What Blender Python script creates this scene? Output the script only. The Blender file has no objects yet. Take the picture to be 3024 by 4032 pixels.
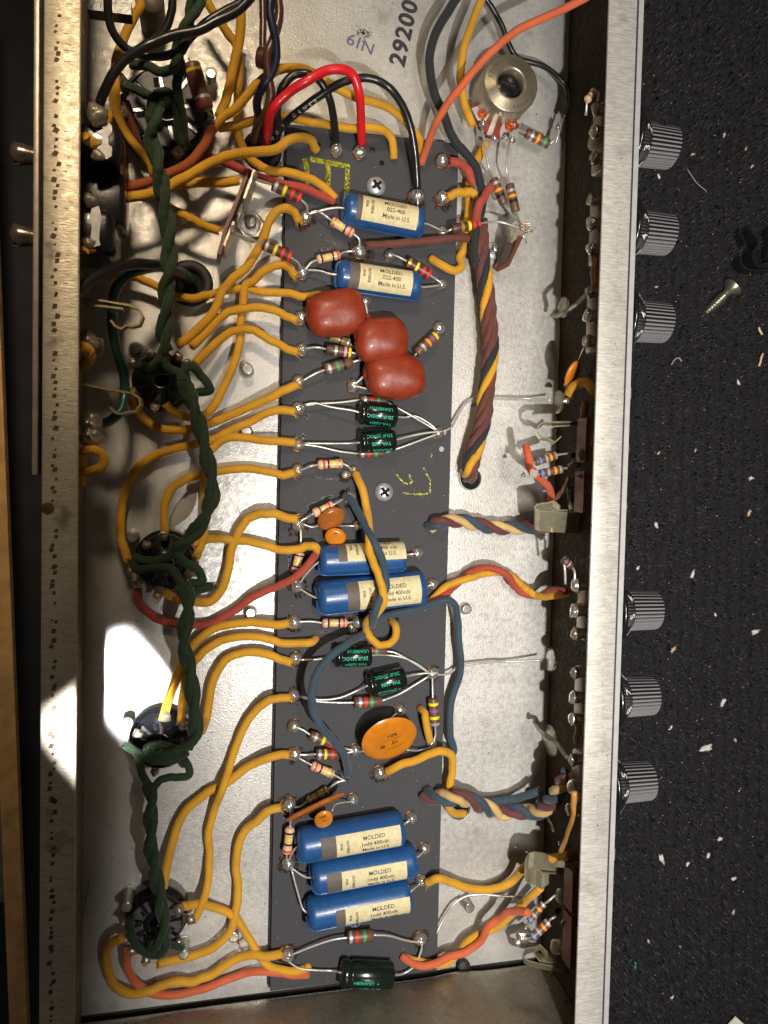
import bpy, bmesh, math, random
import numpy as np
from mathutils import Vector, Matrix
random.seed(7); rng = np.random.RandomState(7)
scene = bpy.context.scene
COL = scene.collection
scene.unit_settings.system = 'METRIC'
scene.unit_settings.scale_length = 0.01          # one unit is one centimetre
rad = math.radians

# ---------------------------------------------------------------- camera
F_PX = 3033.0
CAMZ = 28.0
def _R(t, p, r):
    ct, st = math.cos(t), math.sin(t); cp, sp = math.cos(p), math.sin(p); cr, sr = math.cos(r), math.sin(r)
    Ry = np.array([[ct, 0, -st], [0, 1, 0], [st, 0, ct]])
    Rx = np.array([[1, 0, 0], [0, cp, -sp], [0, sp, cp]])
    Rz = np.array([[cr, -sr, 0], [sr, cr, 0], [0, 0, 1]])
    return Ry @ Rx @ Rz
CR = _R(rad(13.2375), rad(-2.2683), rad(1.2907))
CAM = np.array([0, 0, CAMZ])
cd = bpy.data.cameras.new('camera'); cam = bpy.data.objects.new('camera', cd); COL.objects.link(cam)
cd.sensor_fit = 'VERTICAL'; cd.sensor_height = 36.0; cd.lens = 36.0 * F_PX / 4032.0
cd.clip_start = 0.5; cd.clip_end = 500
m4 = Matrix.Identity(4)
for i in range(3):
    for j in range(3): m4[i][j] = CR[i][j]
m4.translation = Vector(CAM); cam.matrix_world = m4
scene.camera = cam

# ---------------------------------------------------------------- world and lights
w = bpy.data.worlds.new('World'); scene.world = w; w.use_nodes = True
wn = w.node_tree.nodes; wl = w.node_tree.links; wn.clear()
wo = wn.new('ShaderNodeOutputWorld'); bg = wn.new('ShaderNodeBackground')
bg.inputs['Color'].default_value = (.27, .25, .22, 1); bg.inputs['Strength'].default_value = 0.24
wl.new(bg.outputs[0], wo.inputs[0])
def lamp(name, kind, loc, target, energy, color, **kw):
    d = bpy.data.lights.new(name, kind); d.energy = energy; d.color = color
    for k, v in kw.items(): setattr(d, k, v)
    o = bpy.data.objects.new(name, d); COL.objects.link(o); o.location = loc
    o.rotation_euler = (Vector(target) - Vector(loc)).to_track_quat('-Z', 'Y').to_euler()
    return o
KEY = (6.2, -7.8, 34.0)
lamp('work_lamp', 'POINT', KEY, (7, -8, 0), 45000, (1.0, .965, .92), shadow_soft_size=.34)
lamp('room_lamp', 'AREA', (-3.0, 27, 34), (-1.5, 8, 0), 640, (1.0, .80, .55), shape='RECTANGLE', size=5, size_y=4, spread=rad(46))
lamp('ceiling_lamp', 'AREA', (7.0, 4, 47), (7, 2, 0), 11500, (1.0, .93, .82), shape='RECTANGLE', size=9, size_y=9)
lamp('glint_beam', 'AREA', (-3.3, -7.9, 29), (-2.5, -7.3, 0), 240, (.94, .97, 1.0), shape='RECTANGLE', size=2.9, size_y=1.9, spread=rad(2.5))  # added narrow beam imitating a bright reflection on left floor and lip
scene.view_settings.view_transform = 'Standard'; scene.view_settings.look = 'None'
scene.view_settings.exposure = 0.0; scene.view_settings.gamma = 1.0

# ---------------------------------------------------------------- pixel -> place
OFF = dict(A=(0, 0), B=(1000, 0), C=(2000, 0), D=(0, 1000), E=(1000, 1000), F=(2000, 1000), G=(0, 2000), H=(1000, 2000),
           I=(2000, 2000), J=(0, 3000), K=(1000, 3000), L=(2000, 3000))
SC = dict((k, 1.659) for k in OFF)
OFF.update(S=(0, 0), a=(300, 0), b=(650, 0), c=(300, 400), d=(650, 450), e=(2100, 300), f=(2100, 750), g=(2000, 1200), h=(2000, 1650),
           i=(2000, 2150), j=(2000, 2650), k=(1950, 3100), l=(1900, 3500), m=(1800, 100), n=(1800, 600), o=(300, 1300), p=(480, 2650))
SC.update(S=1.0, a=4.1475, b=4.1475, c=4.1475, d=3.0164, e=4.1475, f=4.1475, g=4.1475, h=4.1475, i=4.1475, j=4.1475, k=4.1475, l=3.318,
          m=1.904, n=2.38, o=1.904, p=2.38)
def px(crop, x, y): return OFF[crop][0] + x / SC[crop], OFF[crop][1] + y / SC[crop]
ZSHIFT = [0.0]
def PS(X, Y, z):
    z = z + ZSHIFT[0]
    d = CR @ np.array([X - 1512.0, 2016.0 - Y, -F_PX])
    return CAM + d * ((z - CAMZ) / d[2])
def P(crop, x, y, z):
    X, Y = px(crop, x, y); return PS(X, Y, z)
def scale_at(pt): return (CAMZ - pt[2]) / math.cos(rad(13)) * 1.02 / F_PX / 1.659      # cm per 1.659-crop pixel
def path(spec):
    crop = 'S'; q = []
    for s in spec:
        if isinstance(s, str): crop = s; continue
        X, Y = px(crop, s[0], s[1]); q.append([X, Y, s[2] if len(s) > 2 else None])
    s = [0.0]
    for a, b in zip(q, q[1:]): s.append(s[-1] + math.hypot(b[0] - a[0], b[1] - a[1]))
    ks = [i for i, a in enumerate(q) if a[2] is not None]
    zs = np.interp(s, [s[i] for i in ks], [q[i][2] for i in ks])
    return [PS(a[0], a[1], z) for a, z in zip(q, zs)]

# ---------------------------------------------------------------- materials
def lin(c):
    return tuple(((v / 255) / 12.92 if v / 255 <= .04045 else ((v / 255 + .055) / 1.055) ** 2.4) for v in c) + (1,)
MATS = {}
def mat(name, rgb, rough=.5, metal=0.0, var=.12, vscale=3.0, bump=0.0, bscale=20.0, coat=0.0, spec=None):
    if name in MATS: return MATS[name]
    m = bpy.data.materials.new(name); m.use_nodes = True; nt = m.node_tree; b = nt.nodes['Principled BSDF']
    c = lin(rgb); b.inputs['Roughness'].default_value = rough; b.inputs['Metallic'].default_value = metal
    b.inputs['Coat Weight'].default_value = coat; b.inputs['Coat Roughness'].default_value = .12
    if spec is not None: b.inputs['Specular IOR Level'].default_value = spec
    t = nt.nodes.new('ShaderNodeTexCoord'); n = nt.nodes.new('ShaderNodeTexNoise'); n.inputs['Scale'].default_value = vscale
    n.inputs['Detail'].default_value = 5
    nt.links.new(t.outputs['Object'], n.inputs['Vector'])
    r = nt.nodes.new('ShaderNodeValToRGB')
    r.color_ramp.elements[0].position = .3; r.color_ramp.elements[1].position = .7
    r.color_ramp.elements[0].color = tuple(v * (1 - var) for v in c[:3]) + (1,); r.color_ramp.elements[1].color = tuple(min(1, v * (1 + var)) for v in c[:3]) + (1,)
    nt.links.new(n.outputs['Fac'], r.inputs['Fac']); nt.links.new(r.outputs['Color'], b.inputs['Base Color'])
    if bump:
        n2 = nt.nodes.new('ShaderNodeTexNoise'); n2.inputs['Scale'].default_value = bscale; n2.inputs['Detail'].default_value = 4
        nt.links.new(t.outputs['Object'], n2.inputs['Vector'])
        bp = nt.nodes.new('ShaderNodeBump'); bp.inputs['Strength'].default_value = bump; bp.inputs['Distance'].default_value = .05
        nt.links.new(n2.outputs['Fac'], bp.inputs['Height']); nt.links.new(bp.outputs[0], b.inputs['Normal'])
    MATS[name] = m; return m
def cloth(name, rgb, dirt=(70, 45, 20), amt=.5, k=7.0):
    if name in MATS: return MATS[name]
    m = bpy.data.materials.new(name); m.use_nodes = True; nt = m.node_tree; N = nt.nodes.new; Lk = nt.links.new
    b = nt.nodes['Principled BSDF']; b.inputs['Roughness'].default_value = .72; b.inputs['Specular IOR Level'].default_value = .3
    b.inputs['Sheen Weight'].default_value = .15
    uv = N('ShaderNodeUVMap'); sp = N('ShaderNodeSeparateXYZ'); Lk(uv.outputs[0], sp.inputs[0])
    def mth(op, a, bb=None):
        n = N('ShaderNodeMath'); n.operation = op
        for i, v in enumerate((a, bb)):
            if v is None: continue
            if isinstance(v, (int, float)): n.inputs[i].default_value = v
            else: Lk(v, n.inputs[i])
        return n.outputs[0]
    U = mth('MULTIPLY', sp.outputs[0], k * 2 * math.pi); V = mth('MULTIPLY', sp.outputs[1], 7 * 2 * math.pi)
    s1 = mth('SINE', mth('ADD', U, V)); s2 = mth('SINE', mth('SUBTRACT', U, V))
    h = mth('MULTIPLY', s1, s2)
    tcn = N('ShaderNodeTexCoord'); n = N('ShaderNodeTexNoise'); n.inputs['Scale'].default_value = 1.3; n.inputs['Detail'].default_value = 6
    Lk(tcn.outputs['Object'], n.inputs['Vector'])
    r = N('ShaderNodeValToRGB'); r.color_ramp.elements[0].position = .30; r.color_ramp.elements[1].position = .62
    c = lin(rgb); dc = lin(dirt)
    r.color_ramp.elements[0].color = tuple(c[i] * (1 - amt * .55) + dc[i] * amt * .55 for i in range(3)) + (1,); r.color_ramp.elements[1].color = c
    Lk(n.outputs['Fac'], r.inputs['Fac'])
    mx = N('ShaderNodeMix'); mx.data_type = 'RGBA'; mx.blend_type = 'MULTIPLY'
    f = mth('MULTIPLY', mth('SUBTRACT', 1.0, h), .16)
    Lk(f, mx.inputs['Factor']); Lk(r.outputs[0], mx.inputs['A']); mx.inputs['B'].default_value = (.25, .22, .18, 1)
    Lk(mx.outputs['Result'], b.inputs['Base Color'])
    bp = N('ShaderNodeBump'); bp.inputs['Strength'].default_value = .45; bp.inputs['Distance'].default_value = .012
    Lk(h, bp.inputs['Height']); Lk(bp.outputs[0], b.inputs['Normal'])
    MATS[name] = m; return m
def steel(name, rgb, rough=.5, metal=.5, spangle=.25, streak=0.0, dirt=.3, dirtc=(88, 70, 52), stretch=(1, 1, 1), fleck=0.0):
    """zinc-plated sheet: blotchy plating, drawn streaks, small rust specks"""
    if name in MATS: return MATS[name]
    m = bpy.data.materials.new(name); m.use_nodes = True; nt = m.node_tree; N = nt.nodes.new; Lk = nt.links.new
    b = nt.nodes['Principled BSDF']; b.inputs['Metallic'].default_value = metal
    t = N('ShaderNodeTexCoord')
    def noise(scale, det=5, st=(1, 1, 1), off=0):
        mp = N('ShaderNodeMapping'); mp.inputs['Scale'].default_value = st; mp.inputs['Location'].default_value = (off, off, 0)
        Lk(t.outputs['Object'], mp.inputs['Vector'])
        n = N('ShaderNodeTexNoise'); n.inputs['Scale'].default_value = scale; n.inputs['Detail'].default_value = det; Lk(mp.outputs[0], n.inputs['Vector'])
        return n.outputs['Fac']
    def ramp(x, p0, p1, c0, c1):
        r = N('ShaderNodeValToRGB'); r.color_ramp.elements[0].position = p0; r.color_ramp.elements[1].position = p1
        r.color_ramp.elements[0].color = c0; r.color_ramp.elements[1].color = c1; Lk(x, r.inputs['Fac']); return r.outputs[0]
    def mix(f, a, bb, mode='MIX'):
        x = N('ShaderNodeMix'); x.data_type = 'RGBA'; x.blend_type = mode
        for nm, v in (('Factor', f), ('A', a), ('B', bb)):
            if isinstance(v, (int, float)): x.inputs[nm].default_value = v
            elif isinstance(v, tuple): x.inputs[nm].default_value = v
            else: Lk(v, x.inputs[nm])
        return x.outputs['Result']
    c = lin(rgb)
    base = ramp(noise(.35, 4), .3, .7, tuple(v * .82 for v in c[:3]) + (1,), tuple(min(1, v * 1.1) for v in c[:3]) + (1,))
    g = ramp(noise(9, 3, stretch, 3), .35, .65, (1 - spangle,) * 3 + (1,), (1,) * 3 + (1,))
    base = mix(1.0, base, g, 'MULTIPLY')
    if streak:
        s = ramp(noise(6, 4, (6, .35, 1), 9), .42, .6, (1 - streak, 1 - streak, 1 - streak, 1), (1, 1, 1, 1)); base = mix(1.0, base, s, 'MULTIPLY')
    dm = ramp(noise(1.1, 8, (1, 1, 1), 17), .60, .74, (0, 0, 0, 1), (dirt,) * 3 + (1,)); base = mix(dm, base, lin(dirtc))
    sp = ramp(noise(7.5, 2, (1, 1, 1), 31), .735, .765, (0, 0, 0, 1), (1, 1, 1, 1)); base = mix(sp, base, lin((92, 50, 28)))
    Lk(base, b.inputs['Base Color'])
    rr = ramp(noise(5, 5, (1, 1, 1), 41), .35, .7, (rough - .12,) * 3 + (1,), (rough + .12,) * 3 + (1,)); Lk(rr, b.inputs['Roughness'])
    bp = N('ShaderNodeBump'); bp.inputs['Strength'].default_value = .35; bp.inputs['Distance'].default_value = .03
    hh = noise(14, 6, stretch, 5)
    if fleck:
        v = N('ShaderNodeTexVoronoi'); v.inputs['Scale'].default_value = 22; v.inputs['Randomness'].default_value = 1
        Lk(t.outputs['Object'], v.inputs['Vector'])
        ad = N('ShaderNodeMath'); ad.operation = 'MULTIPLY_ADD'; Lk(v.outputs['Distance'], ad.inputs[0]); ad.inputs[1].default_value = fleck; Lk(hh, ad.inputs[2]); hh = ad.outputs[0]
    Lk(hh, bp.inputs['Height']); Lk(bp.outputs[0], b.inputs['Normal'])
    MATS[name] = m; return m

FLOORM = steel('zinc_plated_steel', (212, 209, 203), rough=.44, metal=.40, spangle=.09, streak=.07, dirt=.26, fleck=.25)
WALLF = steel('shaded_brown_steel', (60, 42, 14), rough=.7, metal=.0, spangle=.2, streak=.25, dirt=.6, dirtc=(50, 34, 18))  # front wall zinc, its shade put into a dark brown base colour
WALLM = steel('dull_wall_steel', (168, 146, 112), rough=.5, metal=.45, spangle=.2, streak=.2, dirt=.5)
ENDM = steel('stained_end_steel', (150, 142, 126), rough=.36, metal=.6, spangle=.12, streak=.15, dirt=.7, dirtc=(96, 82, 62))
LIPR = steel('scuffed_lip_steel', (212, 207, 198), rough=.5, metal=.3, spangle=.3, streak=0, dirt=.45, dirtc=(120, 108, 104), stretch=(.35, 3.5, 1))
LIPL = steel('worn_lip_steel', (200, 188, 164), rough=.44, metal=.45, spangle=.22, streak=0, dirt=.8, dirtc=(84, 64, 44), stretch=(.5, 2.5, 1))
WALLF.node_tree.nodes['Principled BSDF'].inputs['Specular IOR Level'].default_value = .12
YEL = cloth('yellow_cloth', (226, 166, 40), (146, 92, 24), .5)
GRN = cloth('green_cloth', (44, 64, 40), (26, 34, 20), .6, 7)
ORG = cloth('orange_cloth', (222, 108, 66), (120, 60, 35), .5)
REDC = cloth('red_cloth', (186, 78, 60), (90, 40, 30), .5)
BRN = cloth('brown_cloth', (114, 66, 56), (60, 35, 28), .6)
BLK = cloth('black_cloth', (46, 48, 50), (20, 20, 20), .5)
BLU = cloth('blue_cloth', (62, 80, 94), (35, 45, 55), .6)
CRM = cloth('cream_cloth', (224, 188, 122), (140, 100, 60), .5)
MAR = cloth('maroon_cloth', (110, 62, 62), (50, 30, 30), .5)
TINNED = mat('tinned_braid', (120, 118, 108), .45, .8, .3, 30, .4, 60)
VBLK = mat('black_vinyl', (30, 30, 32), .32, 0, .1, 2, coat=.15)
VNAV = mat('navy_vinyl', (32, 36, 62), .3, 0, .1, 2, coat=.2)
VBRN = mat('brown_vinyl', (84, 52, 40), .35, 0, .15, 2, coat=.2)
VRED = mat('red_vinyl', (222, 30, 42), .35, 0, .06, 2, coat=.2)
VGRN = mat('green_vinyl', (20, 70, 60), .33, 0, .1, 2, coat=.2)
LEAD = mat('tinned_lead', (206, 204, 198), .36, .55, .12, 8)
SOLD = mat('solder', (216, 214, 208), .2, .84, .22, 6, .35, 9)
SOLD2 = mat('dull_solder', (176, 166, 150), .34, .75, .25, 7, .4, 9)
BRASS = mat('flux_stained_eyelet', (132, 88, 46), .3, .6, .4, 12)
FLUX = mat('burnt_flux', (46, 28, 18), .55, 0, .6, 10, .6, 14)
BOARD = mat('black_fibreboard', (64, 64, 67), .78, 0, .14, 14, .35, 40)
CAPB = mat('blue_moulded_plastic', (34, 80, 134), .34, 0, .12, 4, .12, 12, coat=.12)
PAPER = mat('cream_paper', (216, 202, 158), .7, 0, .12, 7, .1, 40)
PAPERD = mat('grey_printed_band', (98, 88, 80), .65, 0, .12, 8)
INK = mat('black_ink', (38, 34, 32), .6, 0, .2, 8)
INKG = mat('green_ink', (44, 176, 140), .5, 0, .1, 8)
INKP = mat('purple_ink', (112, 96, 134), .7, 0, .3, 9)
WHTG = mat('worn_white_ink', (176, 174, 166), .5, 0, .2, 12)
WHT = mat('white_ink', (246, 244, 234), .5, 0, .05, 8)
SLV = mat('black_sleeve', (18, 26, 24), .2, 0, .1, 5, coat=.4)
ALUE = mat('dull_can_end', (86, 84, 80), .35, .8, .2, 8)
REDB = mat('red_dipped_resin', (138, 50, 27), .42, 0, .22, 2.6, .2, 6, coat=.06)
ORD = mat('orange_ceramic', (206, 124, 26), .3, 0, .12, 3, .08, 10, coat=.3)
BRD = mat('brown_ceramic', (164, 94, 34), .28, 0, .2, 3, .08, 10, coat=.3)
CARB = mat('brown_carbon_body', (104, 72, 56), .42, 0, .12, 8, .1, 20)
CARD = mat('dark_carbon_body', (80, 56, 44), .4, 0, .12, 8, .1, 20)
FILM = mat('beige_film_body', (222, 178, 140), .35, 0, .08, 6, coat=.2)
FILMO = mat('olive_film_body', (140, 108, 64), .35, 0, .12, 6, coat=.2)
PWRR = mat('maroon_power_body', (118, 66, 56), .4, 0, .2, 3, .2, 10)
BANDS = dict(silver=mat('band_silver', (196, 192, 186), .35, .5, .1, 8), yellow=mat('band_yellow', (236, 208, 30), .45), red=mat('band_red', (220, 44, 36), .45),
             black=mat('band_black', (28, 24, 22), .45), gold=mat('band_gold', (196, 150, 66), .35, .5), green=mat('band_green', (58, 150, 84), .45),
             orange=mat('band_orange', (250, 146, 28), .45), violet=mat('band_violet', (130, 84, 130), .5), pink=mat('band_pink', (206, 158, 176), .5), brown=mat('band_brown', (104, 58, 34), .5),
             blue=mat('band_blue', (92, 134, 196), .5), grey=mat('band_grey', (160, 152, 148), .5))
BAKE = mat('black_bakelite', (22, 22, 26), .25, 0, .2, 4, .1, 10, coat=.3)
RUB = mat('black_rubber', (34, 33, 34), .6, 0, .15, 5, .2, 20)
HOLE = mat('hole_shade', (10, 9, 8), .9)
LUGM = mat('tarnished_lug', (190, 176, 152), .35, .8, .25, 6, .15, 15)
NUTM = mat('zinc_nut', (212, 208, 202), .42, .5, .12, 8, .15, 20)
STUD = mat('screw_steel', (190, 188, 182), .3, .8, .2, 8)
PHEN = mat('brown_phenolic', (112, 58, 46), .45, 0, .2, 6, .15, 14)
CANM = mat('pot_can_steel', (176, 164, 142), .32, .75, .14, 3, .08, 14)
CAND = mat('dull_pot_can', (168, 156, 142), .42, .4, .25, 3, .1, 12)
ALU = mat('knurled_aluminium', (232, 232, 236), .2, .8, .06, 8)
ALUG = mat('dark_flute', (34, 32, 36), .35, .5, .1, 8)  # flute faces coloured dark in place of the barrel's dark reflections
SKIRT = mat('black_knob_skirt', (20, 20, 22), .22, 0, .1, 4, coat=.5)
CHROME = mat('bright_panel_edge', (232, 230, 226), .3, .6, .08, 3)
REARP = mat('tan_plate_edge', (176, 164, 146), .4, .4, .15, 3)
PANB = mat('dark_panel_edge', (46, 36, 56), .5)
WOOD = mat('pale_wood', (226, 178, 112), .6, 0, .25, 1.5, .25, 10)
CLIPM = mat('nickel_clip', (196, 188, 160), .3, .8, .15, 5, .1, 12)
CRAY = mat('yellow_crayon', (226, 226, 44), .7, 0, .1, 9)
CHALK = mat('grey_chalk', (168, 164, 160), .8)

# ---------------------------------------------------------------- object helpers
def thing(name, label, cat, loc=(0, 0, 0), group=None):
    o = bpy.data.objects.new(name, None); COL.objects.link(o); o.location = Vector(loc); o.empty_display_size = .3
    o['label'] = label; o['category'] = cat
    if group: o['group'] = group
    return o
def tag(o, label=None, cat=None, group=None, kind=None):
    if label: o['label'] = label
    if cat: o['category'] = cat
    if group: o['group'] = group
    if kind: o['kind'] = kind
    return o
WLOC = {}
def world_loc(o):
    if o.name in WLOC: return WLOC[o.name]
    return Vector(o.location)
def mk(name, verts, faces, mats, parent=None, fm=None, smooth=True, uvs=None, loc=None):
    verts = np.asarray(verts, float)
    if parent is not None: L = world_loc(parent)
    elif loc is not None: L = Vector(loc)
    else: L = Vector(verts.mean(axis=0))
    me = bpy.data.meshes.new(name); me.from_pydata([tuple(v) for v in (verts - np.array(L))], [], faces)
    if not isinstance(mats, (list, tuple)): mats = [mats]
    for m in mats: me.materials.append(m)
    if fm is not None: me.polygons.foreach_set('material_index', np.array(fm, dtype=np.int32))
    if smooth is True: me.polygons.foreach_set('use_smooth', np.ones(len(faces), dtype=bool))
    elif smooth is not False: me.polygons.foreach_set('use_smooth', np.array(smooth, dtype=bool))
    if uvs is not None:
        ul = me.uv_layers.new(name='UVMap'); ul.data.foreach_set('uv', np.asarray(uvs, dtype=np.float32).ravel())
    me.update()
    o = bpy.data.objects.new(name, me); COL.objects.link(o)
    if parent is not None: o.parent = parent; WLOC[o.name] = L
    else: o.location = L; WLOC[o.name] = L
    return o
class G:
    """collects shapes, then links them as one mesh object"""
    def __init__(s): s.v = []; s.f = []; s.m = []; s.s = []; s.mats = []
    def add(s, v, f, m, smooth=True):
        if m not in s.mats: s.mats.append(m)
        i = s.mats.index(m); b = len(s.v); s.v.extend([tuple(map(float, q)) for q in v])
        for q in f: s.f.append(tuple(b + k for k in q)); s.m.append(i); s.s.append(smooth)
    def link(s, name, parent=None, loc=None): return mk(name, s.v, s.f, s.mats, parent, s.m, s.s, loc=loc)
def unit(a): a = np.asarray(a, float); return a / (np.linalg.norm(a) + 1e-12)
def frame(ax, hint=(0, 0, 1)):
    e = unit(ax); h = np.asarray(hint, float); u = h - e * h.dot(e)
    if np.linalg.norm(u) < 1e-4: u = np.array([1., 0, 0]) - e * e[0]
    u = unit(u); return e, u, np.cross(e, u)
def catmull(pts, sub=6):
    p = [np.asarray(a, float) for a in pts]
    if len(p) == 2: return [p[0] + (p[1] - p[0]) * t for t in np.linspace(0, 1, 4)]
    p = [2 * p[0] - p[1]] + p + [2 * p[-1] - p[-2]]; out = []
    for i in range(1, len(p) - 2):
        p0, p1, p2, p3 = p[i - 1:i + 3]
        t0 = 0; t1 = t0 + max(1e-4, np.linalg.norm(p1 - p0)) ** .5; t2 = t1 + max(1e-4, np.linalg.norm(p2 - p1)) ** .5; t3 = t2 + max(1e-4, np.linalg.norm(p3 - p2)) ** .5
        for t in np.linspace(t1, t2, sub, endpoint=False):
            A1 = (t1 - t) / (t1 - t0) * p0 + (t - t0) / (t1 - t0) * p1; A2 = (t2 - t) / (t2 - t1) * p1 + (t - t1) / (t2 - t1) * p2; A3 = (t3 - t) / (t3 - t2) * p2 + (t - t2) / (t3 - t2) * p3
            B1 = (t2 - t) / (t2 - t0) * A1 + (t - t0) / (t2 - t0) * A2; B2 = (t3 - t) / (t3 - t1) * A2 + (t - t1) / (t3 - t1) * A3
            out.append((t2 - t) / (t2 - t1) * B1 + (t - t1) / (t2 - t1) * B2)
    out.append(p[-2]); return out
def tube_geo(pts, r, segs=9, cap=True):
    """returns verts, faces, loop uvs of a round tube along pts"""
    n = len(pts); pts = np.array(pts); rr = np.full(n, r) if np.isscalar(r) else np.array(r)
    T = np.gradient(pts, axis=0); T /= np.linalg.norm(T, axis=1)[:, None] + 1e-12
    e, u, v = frame(T[0]); V = []; s = 0; S = [0]
    for i in range(n):
        if i: s += np.linalg.norm(pts[i] - pts[i - 1]); S.append(s)
        u = unit(u - T[i] * u.dot(T[i])); v = np.cross(T[i], u)
        for k in range(segs):
            a = 2 * math.pi * k / segs; V.append(pts[i] + (u * math.cos(a) + v * math.sin(a)) * rr[i])
    F = []; UV = []; c = 2 * math.pi * float(np.mean(rr))
    for i in range(n - 1):
        for k in range(segs):
            k2 = (k + 1) % segs; F.append((i * segs + k, i * segs + k2, (i + 1) * segs + k2, (i + 1) * segs + k))
            u0, u1 = S[i] / c, S[i + 1] / c; v0, v1 = k / segs, (k + 1) / segs
            UV += [(u0, v0), (u0, v1), (u1, v1), (u1, v0)]
    if cap:
        for base, rev in ((0, 1), ((n - 1) * segs, 0)):
            f = [base + k for k in range(segs)]; F.append(tuple(f[::-1] if rev else f)); UV += [(0, 0)] * segs
    return V, F, UV
def wob(pts, amp):
    """slight hand-made irregularity along a wire"""
    n = len(pts); q = rng.randn(n // 3 + 4, 3) * amp
    xs = np.linspace(0, len(q) - 1.01, n); i = xs.astype(int); f = (xs - i)[:, None]
    return [a + b for a, b in zip(pts, q[i] * (1 - f) + q[i + 1] * f)]
def fray(g, p, d, r, m, n=14, ln=.22):
    e, u, v = frame(d)
    for k in range(n):
        a = rng.rand() * 6.28; dd = unit(e * (.6 + rng.rand()) + (u * math.cos(a) + v * math.sin(a)) * (.3 + .9 * rng.rand()))
        s = p + (u * math.cos(a) + v * math.sin(a)) * r * .8; w_ = .013
        q = s + dd * ln * (.4 + .8 * rng.rand()); sd = np.cross(dd, u); sd = unit(sd) * w_
        g.add([s - sd, s + sd, q, s + e * .01 - u * w_, s + u * w_, q], [(0, 1, 2), (3, 4, 2)], m, False)
def wire(spec, r, m, label=None, parent=None, name='wire', cat='wire', group=None, sub=6, segs=9, fr=(0, 0), bare=(0, 0), amp=.012, pts=None, flare=True):
    raw = path(spec) if pts is None else pts
    c = wob(catmull(raw, sub), amp); mid = c[len(c) // 2]
    R = r * scale_at(mid) * 1.0 if pts is None or r > 2 else r
    rr = np.full(len(c), R)
    V, F, UV = tube_geo(c, rr, segs)
    g = G(); g.add(V, F, m)
    uv = list(UV)
    if fr[0]: fray(g, c[0], c[0] - c[1], R, m)
    if fr[1]: fray(g, c[-1], c[-1] - c[-2], R, m)
    uv += [(0, 0)] * (sum(len(f) for f in g.f) - len(uv))
    o = mk(name, g.v, g.f, g.mats, parent, g.m, True, uv, loc=None if parent is not None else c[0])
    if parent is None: tag(o, label, cat, group)
    for which, b in zip((0, -1), bare):
        if b:
            p0 = c[which]; d = unit(p0 - c[1 if which == 0 else -2])
            v2, f2, _ = tube_geo([p0 - d * .05, p0 + d * b], .035, 6); mk('bare_end', v2, f2, LEAD, o)
    return o
def twist(spec, r, mats_, label, hr=None, pitch=260, name='twisted_wire', cat='twisted wires', phase=0.0, group=None, amp=.01, parent=None):
    c = catmull(path(spec), 14); s = scale_at(c[len(c) // 2]); R = r * s; H = (hr or r * .92) * s; pit = pitch * s
    t = thing(name, label, cat, c[0], group) if parent is None else parent
    pts = np.array(c); T = np.gradient(pts, axis=0); T /= np.linalg.norm(T, axis=1)[:, None]
    L = np.concatenate([[0], np.cumsum(np.linalg.norm(np.diff(pts, axis=0), axis=1))])
    e, u, v = frame(T[0]); n = len(mats_)
    fr_ = []
    for i in range(len(pts)):
        u = unit(u - T[i] * u.dot(T[i])); fr_.append((u, np.cross(T[i], u)))
    for k, m in enumerate(mats_):
        q = [pts[i] + (fr_[i][0] * math.cos(a) + fr_[i][1] * math.sin(a)) * H for i in range(len(pts)) for a in [2 * math.pi * (L[i] / pit + k / n) + phase]]
        V, F, UV = tube_geo(wob(q, amp), R, 8); mk('strand', V, F, m, t, uvs=UV)
    return t
def lathe(g, base, axis, prof, m, segs=24, hint=(0, 0, 1), smooth=True, mfun=None, close=True):
    """prof: list of (along, radius)"""
    e, u, v = frame(axis, hint); V = []; F = []; ms = []
    for (t, r) in prof:
        for k in range(segs):
            a = 2 * math.pi * k / segs; V.append(np.asarray(base) + e * t + (u * math.cos(a) + v * math.sin(a)) * r)
    for i in range(len(prof) - 1):
        for k in range(segs):
            k2 = (k + 1) % segs; F.append((i * segs + k, i * segs + k2, (i + 1) * segs + k2, (i + 1) * segs + k)); ms.append(i)
    if mfun is None: g.add(V, F, m, smooth)
    else:
        for mm in set(mfun): 
            pass
        idx = {}
        b = len(g.v); g.v.extend([tuple(map(float, q)) for q in V])
        for f, i in zip(F, ms):
            mm = mfun[i]
            if mm not in g.mats: g.mats.append(mm)
            g.f.append(tuple(b + k for k in f)); g.m.append(g.mats.index(mm)); g.s.append(smooth)
    if close:
        for i, rev in ((0, 1), (len(prof) - 1, 0)):
            if prof[i][1] > 1e-4:
                ring = V[i * segs:(i + 1) * segs]; g.add(ring, [tuple(range(segs))[::-1] if rev else tuple(range(segs))], (mfun[0 if i == 0 else -1] if mfun else m), False)
def box(g, c, sx, sy, sz, m, R=None, bev=.0):
    c = np.asarray(c, float); R = np.eye(3) if R is None else R
    if bev <= 0:
        V = [c + R @ np.array([x * sx / 2, y * sy / 2, z * sz / 2]) for x in (-1, 1) for y in (-1, 1) for z in (-1, 1)]
        g.add(V, [(0, 1, 3, 2), (4, 6, 7, 5), (0, 4, 5, 1), (2, 3, 7, 6), (0, 2, 6, 4), (1, 5, 7, 3)], m, False); return
    bm = bmesh.new(); bmesh.ops.create_cube(bm, size=1)
    for v in bm.verts: v.co = Vector((v.co.x * sx, v.co.y * sy, v.co.z * sz))
    bmesh.ops.bevel(bm, geom=list(bm.edges), offset=bev, segments=2, affect='EDGES', profile=.5)
    V = [c + R @ np.array(v.co) for v in bm.verts]; bm.verts.index_update()
    g.add(V, [tuple(v.index for v in f.verts) for f in bm.faces], m, True); bm.free()
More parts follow.
